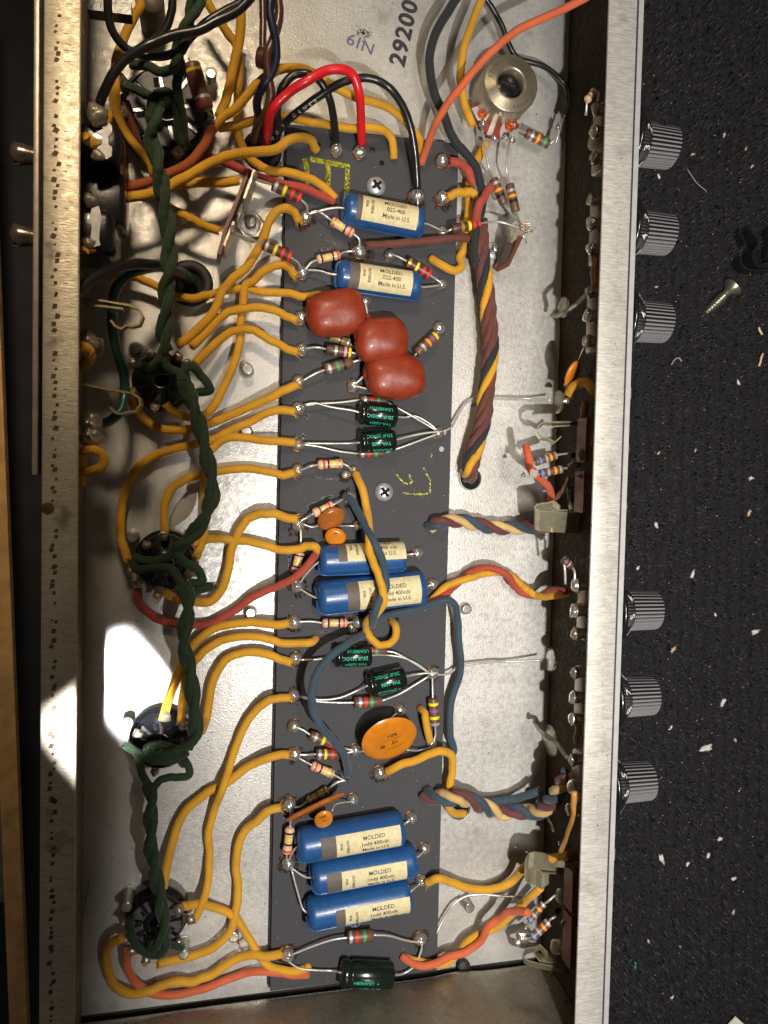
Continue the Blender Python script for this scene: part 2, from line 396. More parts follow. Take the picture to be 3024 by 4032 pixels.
def prism(g, poly, z0, z1, m, smooth=False):
    """vertical prism over a list of (x, y)"""
    n = len(poly); V = [(x, y, z0) for x, y in poly] + [(x, y, z1) for x, y in poly]
    a = sum(poly[i][0] * poly[(i + 1) % n][1] - poly[(i + 1) % n][0] * poly[i][1] for i in range(n))
    F = [tuple(range(n, 2 * n)), tuple(range(n))[::-1]] + [(i, (i + 1) % n, n + (i + 1) % n, n + i) for i in range(n)]
    if a < 0: F = [f[::-1] for f in F]
    g.add(V, F, m, smooth)
def blob(g, c, rx, ry, rz, m, seed=0, rough=.12, nu=14, nv=9, power=1.0):
    seed = abs(int(seed))
    r_ = np.random.RandomState(seed); ph = r_.rand(6) * 6.28; V = []; F = []
    for j in range(nv + 1):
        th = math.pi * j / nv
        for i in range(nu):
            a = 2 * math.pi * i / nu
            d = np.array([math.sin(th) * math.cos(a), math.sin(th) * math.sin(a), math.cos(th)])
            if power != 1: d = np.sign(d) * np.abs(d) ** power
            k = 1 + rough * (math.sin(3 * a + ph[0]) * math.sin(2 * th + ph[1]) + .6 * math.sin(5 * a + ph[2]) * math.sin(th) * math.cos(3 * th + ph[3]))
            V.append(np.asarray(c) + d * k * np.array([rx, ry, rz]))
    for j in range(nv):
        for i in range(nu):
            F.append((j * nu + i, (j + 1) * nu + i, (j + 1) * nu + (i + 1) % nu, j * nu + (i + 1) % nu))
    g.add(V, F, m)
_TX = {}
def glyphs(s, bold=0.0, space=1.0):
    k = (s, bold, space)
    if k not in _TX:
        cu = bpy.data.curves.new('t', 'FONT'); cu.body = s; cu.size = 1; cu.align_x = 'CENTER'; cu.align_y = 'CENTER'; cu.offset = bold; cu.resolution_u = 3
        cu.space_character = space
        o = bpy.data.objects.new('t', cu); COL.objects.link(o)
        dg = bpy.context.evaluated_depsgraph_get(); me = bpy.data.meshes.new_from_object(o.evaluated_get(dg))
        V = [(v.co.x, v.co.y) for v in me.vertices]; F = [tuple(p.vertices) for p in me.polygons]
        bpy.data.objects.remove(o); bpy.data.curves.remove(cu); bpy.data.meshes.remove(me); _TX[k] = (V, F)
    return _TX[k]
def text_flat(s, c, xd, yd, n, size, m, parent, bold=.02, sx=1.0, name='lettering', lift=.006):
    """flat print: c centre, xd reading direction, yd up direction, n surface normal"""
    V, F = glyphs(s, bold); c = np.asarray(c); xd = unit(xd); yd = unit(yd); n = unit(n)
    W = [c + xd * x * size * sx + yd * y * size + n * lift for x, y in V]
    return mk(name, W, F, m, parent, smooth=False)

# ================================================================ chassis
YT, YB = 17.0, -19.25
XL, XR = -4.1, 13.5
H = 5.5
chassis = thing('amplifier_chassis', 'open zinc plated steel amplifier chassis holding the circuit board and all the wiring', 'chassis', (4.5, -1, 0))
g = G(); box(g, ((XL + XR) / 2, (YT + YB) / 2, -.06), XR - XL + .2, YT - YB + 6, .12, FLOORM); g.link('floor_panel', chassis)
# left wall and lip
LEN = YT - YB + 8
def slab(g, x0, x1, z0, z1, th, m):
    g.add([(x0, -1 - LEN / 2, z0), (x0 + th, -1 - LEN / 2, z0), (x1 + th, -1 - LEN / 2, z1), (x1, -1 - LEN / 2, z1), (x0, -1 + LEN / 2, z0), (x0 + th, -1 + LEN / 2, z0), (x1 + th, -1 + LEN / 2, z1), (x1, -1 + LEN / 2, z1)],
          [(0, 1, 2, 3), (7, 6, 5, 4), (0, 4, 5, 1), (1, 5, 6, 2), (2, 6, 7, 3), (3, 7, 4, 0)], m, False)
g = G(); slab(g, -4.02, -4.24, 0, H, .1, WALLM); g.link('rear_wall', chassis)
g = G(); box(g, ((-4.26 - 3.33) / 2, -1, H + .05), .93, LEN, .10, LIPL, bev=.04); g.link('rear_lip', chassis)
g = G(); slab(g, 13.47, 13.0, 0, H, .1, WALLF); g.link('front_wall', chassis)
g = G(); box(g, ((12.10 + 13.08) / 2, -1, H + .05), .98, LEN, .10, LIPR, bev=.03); g.link('front_lip', chassis)
g = G(); slab(g, 13.60, 13.095, .1, H + .04, .035, PANB); slab(g, 13.64, 13.135, .05, H + .09, .17, CHROME); g.link('face_plate', chassis)
q = PS(140, 1870, 5.2)
g = G(); box(g, (-4.46, (q[1] + 19) / 2, 2.8), .15, 19 - q[1], 5.3, REARP, bev=.03); g.link('rear_plate', chassis)
# end wall: bent foot, then the wall itself leaning, with pressed contour
def endwall():
    V = []; F = []; nx, nz_ = 60, 30
    for j in range(nz_ + 1):
        t = j / nz_
        for i in range(nx + 1):
            x = XL + (XR - XL) * i / nx
            z = .02 + t * 5.4
            y = -19.25 - .55 * (1 - math.cos(min(1, t * 5) * math.pi / 2)) * 0 - .0
            if z < .38: y = -19.25
            else: y = -19.25 + .45 * (1 - math.exp(-(z - .38) * 9))
            y += .10 * math.exp(-((x - 9.5 - .5 * z) ** 2) / .5) * (z > .5) + .07 * math.sin(x * .9 + z * .7) * min(1, max(0, z - .4))
            V.append((x, y, z))
    for j in range(nz_):
        for i in range(nx): a = j * (nx + 1) + i; F.append((a, a + 1, a + nx + 2, a + nx + 1))
    return V, F
V, F = endwall(); mk('end_wall', V, F, ENDM, chassis)
g = G(); c = P('K', 1370, 1338, .3); lathe(g, c + np.array([0, -.0, -.05]), (0, .3, 1), [(0, .26), (.1, .26), (.16, .2), (.16, .0)], RUB, 18); g.link('rivet', chassis)
# top grime line in the corner between the floor and the end wall
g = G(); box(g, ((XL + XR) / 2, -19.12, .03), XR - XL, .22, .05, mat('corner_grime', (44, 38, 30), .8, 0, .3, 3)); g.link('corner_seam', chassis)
# rust-edged hole in the rear lip
g = G(); c = PS(188, 2002, H + .1); lathe(g, c, (0, 0, 1), [(.002, .17), (.008, .12), (.008, .0)], mat('rusty_hole', (96, 56, 24), .7, 0, .5, 6), 16); g.link('lip_hole', chassis)
g = G()
for k in range(190):                                     # stamped bite marks along the lips
    y = 17.5 - k * .2 + rng.randn() * .05; x = -4.0 + .02 * math.sin(k) + rng.rand() * .12
    if rng.rand() < .85:
        s_ = .04 + .055 * rng.rand(); a = rng.rand() * .6; g.add([(x + s_ * math.cos(a + q) * w_, y + s_ * math.sin(a + q), H + .1035) for q, w_ in ((.4, 1.3), (1.6, .9), (2.5, .6), (3.6, 1.2), (5.2, .8))], [(0, 1, 2, 3, 4)], mat('bite_brown', (84, 62, 44), .7, 0, .4, 9), False)
    if rng.rand() < .4: box(g, (x + .26, y, H + .103), .13, .014, .005, mat('lip_scratch', (128, 116, 98), .6))
tag(g.link('bite_mark', chassis), kind='stuff')
g = G()
INKM = mat('lip_smudge', (150, 142, 152), .7, 0, .3, 12)
for k in range(420):
    t = k / 420; y = 11 - t * 29 + rng.randn() * .05; x = 12.62 + .36 * rng.rand() * (.6 + .4 * math.sin(t * 40)); s_ = .012 + .03 * rng.rand()
    a = rng.rand() * 3; g.add([(x + s_ * math.cos(a + i * 2.09) * (.7 + rng.rand() * .6), y + s_ * math.sin(a + i * 2.09), H + .1035) for i in range(3)], [(0, 1, 2)], INKM, False)
tag(g.link('lip_smudge', chassis), kind='stuff')
# stamped ink on the floor
pa, pb = P('B', 930, 455, 0), P('B', 1035, -20, 0); d = unit(pb - pa)
yd = np.cross([0, 0, 1], d)
cc = (pa + pb) / 2
def stamped(s, c, d, size, m, bold, sx, name):
    n = len(s); yd = np.cross([0, 0, 1], d)
    for k, ch in enumerate(s): pass
    V, F = glyphs(s, bold, 1.12); o = mk(name, [np.asarray(c) + d * x * size * sx + yd * y * size + np.array([0, 0, .006]) for x, y in V], F, m, chassis, smooth=False)
INKS = mat('stamp_ink', (58, 50, 58), .6, 0, .45, 9)
stamped('29200', cc, d, .82, INKS, .035, 1.08, 'stamped_number')
pa, pb = P('B', 570, 235, 0), P('B', 820, 350, 0); stamped('6IN', (pa + pb) / 2, unit(pb - pa), .58, INKP, .012, 1.1, 'faded_stamp')
g = G(); c0 = P('B', 715, 215, .004)
for k in range(150):
    a = rng.rand() * 6.28; r_ = abs(rng.randn()) * .2; x, y = c0[0] + r_ * math.cos(a), c0[1] + r_ * math.sin(a) * .8; s_ = .01 + .025 * rng.rand()
    g.add([(x + s_ * math.cos(i * 1.57 + a), y + s_ * math.sin(i * 1.57 + a) * .7, .005) for i in range(4)], [(0, 1, 2, 3)], MATS['corner_grime'], False)
tag(g.link('grime_spot', chassis), kind='stuff')
g = G()
for k in range(260):                                   # loose pits and rust grains over the floor
    x = XL + .3 + rng.rand() * 17; y = -18.6 + rng.rand() * 35; s_ = .008 + .022 * rng.rand() ** 2
    a = rng.rand() * 3; g.add([(x + s_ * math.cos(i * 1.05 + a), y + s_ * math.sin(i * 1.05 + a), .004) for i in range(6)], [tuple(range(6))], random.choice([MATS['corner_grime'], MATS['rusty_hole']]), False)
tag(g.link('rust_speck', chassis), kind='stuff')
# scratches
g = G()
def scratch(a, b, w_, m):
    a = np.asarray(a) + [0, 0, .005]; b = np.asarray(b) + [0, 0, .005]; s_ = np.cross(unit(b - a), [0, 0, 1]) * w_; mid = (a + b) / 2 + s_ * 1.5
    g.add([a, mid + s_, b, mid - s_], [(0, 3, 2, 1)], m, False)
scratch(P('J', 652, 490, 0), P('J', 610, 680, 0), .012, MATS['lip_smudge']); scratch(P('J', 612, 640, 0), P('J', 520, 1120, 0), .014, MATS['corner_grime'])
g.link('scratch', chassis)

# ================================================================ circuit board
ZB = .45
bl = [PS(1131, 487, ZB), PS(1806, 566, ZB), PS(1720, 3821, ZB), PS(1064, 3903, ZB)]
board = thing('circuit_board', 'long black fibreboard with rows of soldered eyelets running down the chassis', 'circuit board', (5.7, -3.2, ZB))
g = G(); prism(g, [(p[0], p[1]) for p in bl], ZB - .2, ZB, BOARD); g.link('board_panel', board)
g = G(); prism(g, [(p[0] + (-.06 if i in (0, 3) else -.1), p[1] + (.04 if i > 1 else -.05)) for i, p in enumerate(bl)], .03, ZB - .21, mat('insulating_board', (44, 44, 46), .8)); g.link('backing_board', board)
def crumble(strokes, m, wd, dens, name):
    g = G()
    for st in strokes:
        pts = path(st)
        for a, b in zip(pts, pts[1:]):
            L = np.linalg.norm(b - a); s_ = np.cross(unit(b - a), [0, 0, 1])
            for k in range(int(L * dens)):
                c = a + (b - a) * rng.rand() + s_ * wd * (rng.rand() - .5) * 2; q = .008 + .02 * rng.rand(); an = rng.rand() * 3
                g.add([(c[0] + q * math.cos(an + i * 1.57) * (.6 + .5 * rng.rand()), c[1] + q * math.sin(an + i * 1.57), ZB + .004) for i in range(4)], [(0, 1, 2, 3)], m, False)
    tag(g.link(name, board), kind='stuff')
crumble([['B', (330, 1035, ZB), (345, 1100), (350, 1205, ZB)], ['B', (370, 1040, ZB), (500, 1065), (625, 1090, ZB)], ['B', (483, 1080, ZB), (487, 1140), (480, 1215, ZB)],
         ['B', (612, 1095, ZB), (608, 1180), (605, 1280, ZB)]], CRAY, .075, 420, 'crayon_mark')
crumble([['E', (960, 1560, ZB), (1060, 1570), (1150, 1562, ZB)], ['E', (1150, 1565, ZB), (1150, 1480), (1110, 1400, ZB)], ['E', (930, 1440, ZB), (980, 1500), (1035, 1495), (1012, 1440, ZB)],
         ['E', (1160, 1305, ZB), (1163, 1335, ZB)], ['H', (830, 1055, ZB), (838, 1075, ZB)]], CRAY, .03, 50, 'faint_crayon_mark')
crumble([['E', (385, 1460, ZB), (545, 1472, ZB)], ['B', (430, 1535, ZB), (560, 1612, ZB)], ['H', (415, 808, ZB), (560, 812, ZB)], ['E', (328, 1055, ZB), (365, 1055, ZB)], ['E', (345, 1038, ZB), (345, 1075, ZB)],
         ['E', (305, 1188, ZB), (338, 1190, ZB)], ['E', (321, 1172, ZB), (321, 1206, ZB)], ['E', (352, 1648, ZB), (430, 1600), (510, 1580, ZB)], ['H', (228, 300, ZB), (230, 405, ZB)], ['K', (195, 360, ZB), (205, 410, ZB)],
         ['B', (410, 1640, ZB), (520, 1620, ZB)]], CHALK, .022, 240, 'chalk_line')
g = G()
for k in range(300):
    u_ = rng.rand(); v_ = rng.rand(); p = (bl[0] * (1 - u_) + bl[1] * u_) * (1 - v_) + (bl[3] * (1 - u_) + bl[2] * u_) * v_; s_ = .006 + .014 * rng.rand() ** 2
    g.add([(p[0] + s_, p[1], ZB + .004), (p[0], p[1] + s_, ZB + .004), (p[0] - s_, p[1], ZB + .004), (p[0], p[1] - s_, ZB + .004)], [(0, 1, 2, 3)], random.choice([CHALK, MATS['corner_grime'], CHALK]), False)
tag(g.link('board_dust', board), kind='stuff')
nE = [0]
def eyelet(crop, x, y, r=40, h=1.0, burnt=0, dull=False, ring=True):
    nE[0] += 1; c = P(crop, x, y, ZB + .16 * h); s = scale_at(c); R = r * s; cb = np.array([c[0], c[1], ZB])
    g = G()
    if ring: lathe(g, cb, (0, 0, 1), [(.002, R * 1.04), (.04, R * 1.04), (.055, R * .96), (.04, R * .8)], BRASS, 20, close=False)
    if burnt:
        rr = np.random.RandomState(nE[0]); V = [(cb[0], cb[1] - .05, ZB + .012)]; n = 22
        for k in range(n): a = 6.283 * k / n; q = R * burnt * (1.05 + .3 * math.sin(3 * a + nE[0]) + .25 * rr.rand()); V.append((cb[0] + q * math.cos(a) + .03, cb[1] + q * math.sin(a) * 1.1 - .06, ZB + .008))
        g.add(V, [(0, k + 1, (k + 1) % n + 1) for k in range(n)], FLUX, False)
        for k in range(14): a = rr.rand() * 6.28; q = R * burnt * (.8 + .5 * rr.rand()); blob(g, (cb[0] + q * math.cos(a), cb[1] + q * math.sin(a) - .05, ZB + .02), .03 + .05 * rr.rand(), .03 + .05 * rr.rand(), .03, FLUX, k, .3, 7, 4)
    e = g.link('eyelet', board, None) if g.v else board
    g2 = G(); blob(g2, (cb[0], cb[1], ZB + R * .55 * h), R * .97, R * .97, R * .85 * h, SOLD2 if dull else SOLD, nE[0], .05, 18, 11); g2.link('solder_joint', e if e is not board else board)
    return np.array([cb[0], cb[1], ZB + R * 1.1 * h])
for a in [('B', 540, 975, 42), ('B', 690, 992, 42), ('B', 1230, 1048, 43), ('B', 1065, 1280, 48, 1.1, 1.1), ('B', 1235, 1292, 44, 1, 1.1), ('B', 1235, 1512, 36), ('B', 335, 1415, 43, 1.1, 1.15), ('B', 690, 1640, 46, .8, 1.4),
          ('E', 890, 5, 38), ('E', 315, 118, 42), ('E', 1228, 195, 34), ('E', 725, 303, 42), ('E', 310, 415, 42), ('E', 1210, 482, 42), ('E', 315, 622, 38), ('E', 292, 832, 42, 1, 0, True), ('E', 650, 858, 42), ('E', 1052, 905, 32),
          ('E', 292, 1008, 42), ('E', 290, 1246, 42, 1, 0, True), ('E', 1205, 1168, 40, 1, 0, True), ('E', 286, 1412, 42, 1, 0, True), ('E', 655, 1420, 38, .9, 0, True), ('E', 600, 1440, 24, .4, 1.3), ('E', 630, 1590, 40, .6, 1.3),
          ('H', 290, 112, 44, 1.1, 1.25), ('H', 680, 115, 36), ('H', 1068, 295, 40), ('H', 285, 510, 44, 1, 1.2), ('H', 1165, 500, 40), ('H', 265, 750, 46, 1, 1.05), ('H', 680, 750, 42, .9, 1.3), ('H', 650, 790, 34, .3, 1.3), ('H', 272, 985, 42, 1, 1.0),
          ('H', 1165, 1080, 44, 1, 1.05), ('H', 262, 1225, 40, 1, 1.1), ('H', 262, 1428, 44, 1, 0, True), ('H', 952, 1322, 42), ('H', 268, 1612, 44, 1, 1.0), ('H', 665, 1583, 40), ('H', 1163, 1545, 34), ('K', 825, 72, 46, 1, 1.1), ('K', 590, 85, 26, .6, 1.3),
          ('K', 232, 285, 44, 1, 1.3), ('K', 648, 250, 42), ('K', 1030, 368, 40, 1.2), ('K', 1115, 568, 40), ('K', 225, 665, 44, 1, 1.25), ('K', 1095, 780, 40), ('K', 1090, 1158, 44, 1, 1.1), ('K', 222, 1262, 46, 1, 1.15)]:
    eyelet(*a)
g = G(); c = P('B', 775, 980, ZB); lathe(g, (c[0], c[1], ZB), (0, 0, 1), [(.003, .1), (.02, .09), (.02, 0)], FLUX, 10); g.link('empty_eyelet', board)
for (cr, x, y, mm) in (('B', 418, 945, HOLE), ('B', 775, 975, BRASS), ('B', 835, 1065, HOLE), ('E', 1225, 1275, CHALK), ('E', 1240, 1165, CHALK), ('H', 930, 730, HOLE), ('K', 970, 1265, HOLE), ('K', 1110, 175, HOLE)):
    g = G(); c = P(cr, x, y, ZB); lathe(g, (c[0], c[1], ZB), (0, 0, 1), [(.003, .1), (.006, .08), (.006, 0)], mm, 12); g.link('hole', board)

def phillips(cr, x, y, r, label, z=ZB):
    c = P(cr, x, y, z + .12); s = scale_at(c); R = r * s; b = np.array([c[0], c[1], z])
    g = G(); lathe(g, b, (0, 0, 1), [(0, R * .96), (.05, R), (.13, R * .9), (.2, R * .62), (.225, R * .3), (.21, 0)], mat('zinc_screw_head', (196, 200, 204), .38, .6, .2, 5, .2, 12), 28, close=False)
    t = tag(g.link('board_screw', loc=b), label, 'screw', 'screws holding the board')
    g = G(); a0 = rad(38)
    for k in range(2):
        a = a0 + k * math.pi / 2; Rm = np.array([[math.cos(a), -math.sin(a), 0], [math.sin(a), math.cos(a), 0], [0, 0, 1]]); box(g, b + [0, 0, .215 - k * .002], R * 1.1, R * .3, .03, HOLE, Rm)
    g.link('cross_recess', t)
phillips('B', 800, 1213, 62, 'round cross head screw beside the yellow crayon marks on the board')
phillips('E', 852, 1555, 62, 'round cross head screw in the empty middle of the board')
phillips('K', 660, 1040, 48, 'cross head screw half hidden below the lowest blue capacitor')

# ================================================================ resistors
def body_frame(a, b):
    e = unit(b - a); mid = (a + b) / 2; u = CAM - mid; u = unit(u - e * u.dot(e)); return e, u, np.cross(e, u)
def lead(spec, start, parent, r=.042):
    pts = [start] + path(spec) if spec else None
    if pts:
        V, F, UV = tube_geo(catmull(pts, 5), r, 7); mk('lead', V, F, LEAD, parent)
def resistor(cr, x1, y1, x2, y2, z, r, kind, bands, la, lb, label, z2=None, grp='resistors'):
    a = P(cr, x1, y1, z); b = P(cr, x2, y2, z2 if z2 is not None else z); R = r * scale_at((a + b) / 2); e, u, v = body_frame(a, b); L = np.linalg.norm(b - a)
    t = thing('resistor', label, 'resistor', a, grp)
    bm_ = dict(carbon=CARB, dark=CARD, film=FILM, olive=FILMO, power=PWRR)[kind]
    hw = .052 if kind in ('carbon', 'dark', 'power') else .036
    if kind == 'power': hw = .035
    cuts = [0.0, 1.0]
    for c_, p in bands: cuts += [max(0, p - hw), min(1, p + hw)]
    cuts = sorted(set(round(c_, 4) for c_ in cuts))
    fine = sorted(set(cuts + ([.03, .97] if kind in ('carbon', 'dark', 'power') else [.04, .1, .16, .22, .3, .7, .78, .84, .9, .96])))
    def rad_at(t_):
        if kind in ('film', 'olive'):
            k = min(t_, 1 - t_); return R * (.55 + .45 * math.sin(min(1, k / .08) * math.pi / 2)) * (1.0 if k < .2 else .86 + .14 * max(0, 1 - (k - .2) / .08))
        k = min(t_, 1 - t_); return R * (1 if k > .015 else .9)
    prof = [(0, R * .3), (0, rad_at(0))]; ms = [bm_]
    for i in range(len(fine) - 1):
        mid = (fine[i] + fine[i + 1]) / 2; m = bm_
        for c_, p in bands:
            if abs(mid - p) <= hw + 1e-6: m = BANDS[c_]
        prof.append((fine[i + 1] * L, rad_at(fine[i + 1]))); ms.append(m)
        if i == 0: prof[1] = (0, rad_at(0))
    prof.append((L, R * .3)); ms.append(bm_)
    g = G(); lathe(g, a, e, prof, bm_, 20, u, True, ms, True)
    o = g.link('body', t)
    for p_ in o.data.polygons:
        pass
    lead(la, a + e * .02, t); lead(lb, b - e * .02, t)
    return t
ZR = .82
Z7 = .72
resistor('B', 122, 1208, 308, 1302, 1.25, 33, 'dark', [('silver', .12), ('yellow', .42), ('red', .68), ('red', .93)], ['B', (60, 1185, 1.7), (2, 1170, 1.9)], ['B', (345, 1345, 1.1), (345, 1400, .75)], 'dark brown resistor with two red bands from the terminal strip to the board top')
resistor('B', 62, 1598, 245, 1682, 1.2, 33, 'dark', [('silver', .12), ('yellow', .42), ('red', .68), ('red', .93)], ['B', (-30, 1560, 1.5), (-141, 1516, 1.8)], ['E', (290, 60, 1.0), (310, 105, .75)], 'dark brown resistor with yellow and two red bands reaching the second left eyelet')
resistor('B', 505, 1440, 650, 1528, ZR, 32, 'film', [('gold', .14), ('yellow', .42), ('black', .62), ('red', .84)], ['B', (470, 1412, .9), (410, 1380), (350, 1400, .75)], ['B', (685, 1560, .8), (690, 1615, .65)], 'beige film resistor slanting just below the top blue capacitor')
resistor('E', 410, 38, 562, 6, ZR, 28, 'film', [('black', .2), ('yellow', .45), ('black', .68), ('red', .88)], ['E', (370, 60, .85), (330, 108, .75)], ['E', (590, -12), (650, -20, .65)], 'beige film resistor between the second left eyelet and the burnt joint')
resistor('E', 1000, 48, 1150, 138, ZR + .05, 33, 'dark', [('gold', .1), ('yellow', .42), ('red', .7), ('red', .94)], ['E', (950, 22, .9), (895, 0, .75)], ['E', (1190, 165), (1225, 190, .7)], 'dark brown resistor with yellow and two red bands above the second blue capacitor')
resistor('B', 1290, 1497, 1476, 1463, 1.15, 32, 'dark', [('gold', .36), ('yellow', .6), ('red', .76), ('red', .94)], ['B', (1270, 1508, 1.1), (1235, 1512, .75)], ['C', (-171, 1458, 1.4), (-60, 1449, 1.9), (86, 1493, 1.9)], 'dark brown resistor crossing the wire bundle at the right board edge', grp='resistors')
resistor('S', 1943, 703, 1985, 803, 1.15, 17.5 * 1.659, 'carbon', [('silver', .2), ('orange', .47), ('black', .68)], ['S', (1925, 660), (1913, 600, 1.5), (1897, 500, 1.2)], ['S', (2020, 850, 1.4), (2052, 886, 1.9)], 'brown resistor with orange and black bands, left of two hanging below the round control')
resistor('S', 2006, 726, 2031, 833, 1.15, 17.5 * 1.659, 'carbon', [('silver', .25), ('orange', .45), ('black', .63)], ['S', (1995, 676), (1999, 600, 1.5), (2006, 560, 1.2)], ['S', (2040, 860, 1.4), (2050, 880, 1.9)], 'brown resistor with orange and black bands, right of two hanging below the round control')
resistor('C', 118, 868, 265, 942, 1.0, 33, 'carbon', [('silver', .24), ('orange', .5), ('green', .8)], ['C', (70, 850), (35, 870), (28, 910, 1.2)], ['C', (295, 925), (322, 850, 1.1)], 'brown resistor with orange and green bands at the lower right of the round control')
resistor('E', 490, 535, 628, 585, .66, 30, 'olive', [('green', .12), ('black', .55), ('silver', .9)], None, ['E', (650, 605), (670, 620, .7)], 'brown resistor mostly hidden under the first red dipped capacitor')
resistor('E', 470, 622, 633, 645, ZR, 33, 'dark', [('silver', .38), ('brown', .57), ('pink', .76), ('yellow', .94)], ['E', (420, 610, .9), (330, 618, .75)], ['E', (690, 652, .8)], 'dark resistor with pink and yellow bands beside the middle red capacitor')
resistor('E', 462, 757, 640, 707, ZR, 34, 'carbon', [('silver', .16), ('green', .46), ('black', .7)], ['E', (400, 782, .85), (315, 830, .75)], ['E', (700, 690, .85)], 'brown resistor with green and black bands pointing at the lowest red capacitor')
resistor('E', 740, 395, 745, 480, .7, 29, 'carbon', [('red', .2), ('black', .42), ('red', .62)], ['E', (735, 360), (728, 320, .7)], None, 'short brown resistor standing between two red dipped capacitors')
resistor('E', 1060, 650, 1190, 530, ZR, 32, 'carbon', [('silver', .32), ('orange', .58), ('violet', .78), ('yellow', .94)], ['E', (1045, 670, .7)], ['E', (1205, 505, .75)], 'brown resistor with orange violet and yellow bands right of the red capacitors')
resistor('E', 695, 952, 862, 962, .68, 26, 'carbon', [('silver', .17), ('red', .42), ('green', .68)], ['E', (560, 970, .7), (420, 978), (340, 990, .75)], ['E', (1000, 1040, .8), (1120, 1110), (1195, 1155, .75)], 'brown resistor tucked above the first black sleeved capacitor')
resistor('E', 682, 1305, 857, 1300, .68, 26, 'carbon', [('silver', .14), ('red', .38), ('green', .64)], ['E', (560, 1290), (420, 1258), (320, 1245, .75)], ['E', (1000, 1250), (1120, 1205), (1195, 1178, .75)], 'brown resistor tucked below the second black sleeved capacitor')
resistor('E', 415, 1378, 580, 1368, ZR, 31, 'film', [('red', .24), ('black', .42), ('yellow', .62), ('gold', .84)], ['E', (375, 1385, .9), (310, 1412, .7)], ['E', (612, 1385, .85), (640, 1415, .7)], 'beige film resistor above the short chalk line')
resistor('H', 385, 38, 520, -22, 1.0, 30, 'film', [('black', .35), ('yellow', .55), ('red', .8)], ['H', (350, 60), (305, 85, .8)], ['H', (560, -45, .9), (600, -70, .65)], 'beige film resistor behind the two small brown disc capacitors')
resistor('H', 300, 285, 268, 425, .7, 32, 'film', [('black', .18), ('yellow', .45), ('black', .7), ('brown', .88)], ['H', (306, 220, .75), (305, 140, .75)], ['H', (265, 460), (280, 500, .7)], 'beige film resistor standing upright under the red wire by the left edge')
resistor('H', 445, 752, 610, 750, ZR, 30, 'film', [('black', .24), ('yellow', .46), ('black', .66), ('red', .84)], ['H', (380, 742), (290, 744, .75)], ['H', (650, 745, .75)], 'beige film resistor below the large slanted blue capacitor')
resistor('H', 655, 1272, 832, 1262, ZR, 35, 'carbon', [('silver', .2), ('red', .4), ('green', .62)], ['H', (560, 1272), (400, 1262), (300, 1235, .75)], ['H', (950, 1215), (1060, 1150), (1140, 1100, .75)], 'brown resistor with red and green bands below the tilted black capacitor')
resistor('H', 700, 928, 865, 935, .7, 27, 'carbon', [('red', .38), ('green', .58)], None, ['H', (920, 945), (1040, 1010), (1140, 1075, .75)], 'brown resistor behind the third black sleeved capacitor')
resistor('H', 1168, 1242, 1182, 1418, ZR, 34, 'carbon', [('yellow', .2), ('violet', .44), ('yellow', .7), ('silver', .94)], ['H', (1166, 1180), (1165, 1110, .75)], ['H', (1185, 1480), (1172, 1535, .7)], 'brown resistor with two yellow bands standing upright near the right board edge')
resistor('H', 365, 1482, 535, 1548, ZR, 32, 'carbon', [('silver', .2), ('yellow', .5), ('red', .8)], ['H', (320, 1450), (275, 1432, .75)], ['H', (600, 1572), (650, 1583, .7)], 'brown resistor with a yellow band lying under the blue wire, upper of two')
resistor('H', 405, 1608, 562, 1608, ZR, 34, 'carbon', [('silver', .14), ('yellow', .38), ('red', .68)], ['H', (350, 1612), (280, 1612, .7)], ['H', (610, 1600), (655, 1588, .7)], 'brown resistor with a yellow band lying under the blue wire, lower of two')
resistor('H', 745, 1490, 880, 1385, .72, 28, 'dark', [('yellow', .3), ('yellow', .85)], None, ['H', (915, 1355), (945, 1330, .7)], 'dark resistor with yellow bands hidden behind the big orange disc capacitor')
resistor('K', 375, 20, 520, 82, ZR, 31, 'film', [('red', .16), ('black', .4), ('yellow', .62), ('gold', .86)], ['K', (330, -5), (275, -35, .7)], ['K', (560, 105), (600, 125, .8)], 'beige film resistor ending where the blue wire lands')
resistor('K', 345, 260, 485, 178, .74, 29, 'olive', [('brown', .25), ('black', .5), ('black', .85)], ['K', (300, 292), (245, 298, .7)], ['K', (540, 135), (595, 120, .8)], 'olive brown film resistor in the shade behind the brown disc')
resistor('K', 236, 425, 215, 600, .95, 31, 'film', [('black', .2), ('yellow', .42), ('black', .62), ('red', .86)], ['K', (240, 375), (238, 310, .75)], ['K', (213, 630), (220, 655, .75)], 'beige film resistor standing upright left of the three big blue capacitors')
resistor('K', 612, 1148, 778, 1130, 1.0, 39, 'carbon', [('silver', .1), ('red', .34), ('green', .64)], ['K', (520, 1160, .95), (380, 1205), (240, 1262, .75)], ['K', (880, 1135, .95), (990, 1165), (1080, 1180, .75)], 'brown resistor with red and green bands in the lowest row of the board')
resistor('h', 440, 705, 785, 590, 2.6, 17 * 1.659, 'carbon', [('blue', .22), ('grey', .5), ('orange', .7), ('silver', .95)], ['h', (400, 730), (340, 870, 2.7)], ['h', (900, 570, 2.5), (1050, 560, 2.4)], 'brown resistor with blue and orange bands at the upper jack, upper of the pair')
resistor('h', 510, 895, 885, 815, 2.6, 17 * 1.659, 'carbon', [('blue', .1), ('grey', .36), ('orange', .66), ('silver', .88)], ['h', (450, 915), (345, 880, 2.7)], ['h', (960, 800, 2.5), (1060, 850, 2.4)], 'brown resistor with blue and orange bands at the upper jack, lower of the pair')
resistor('l', 605, 425, 805, 190, 2.3, 14 * 1.659, 'carbon', [('blue', .12), ('grey', .36), ('orange', .68), ('silver', .94)], ['l', (560, 520, 3.1)], ['l', (860, 160, 2.8), (950, 80, 2.8)], 'brown resistor with blue and orange bands at the bottom jack, left of the pair')
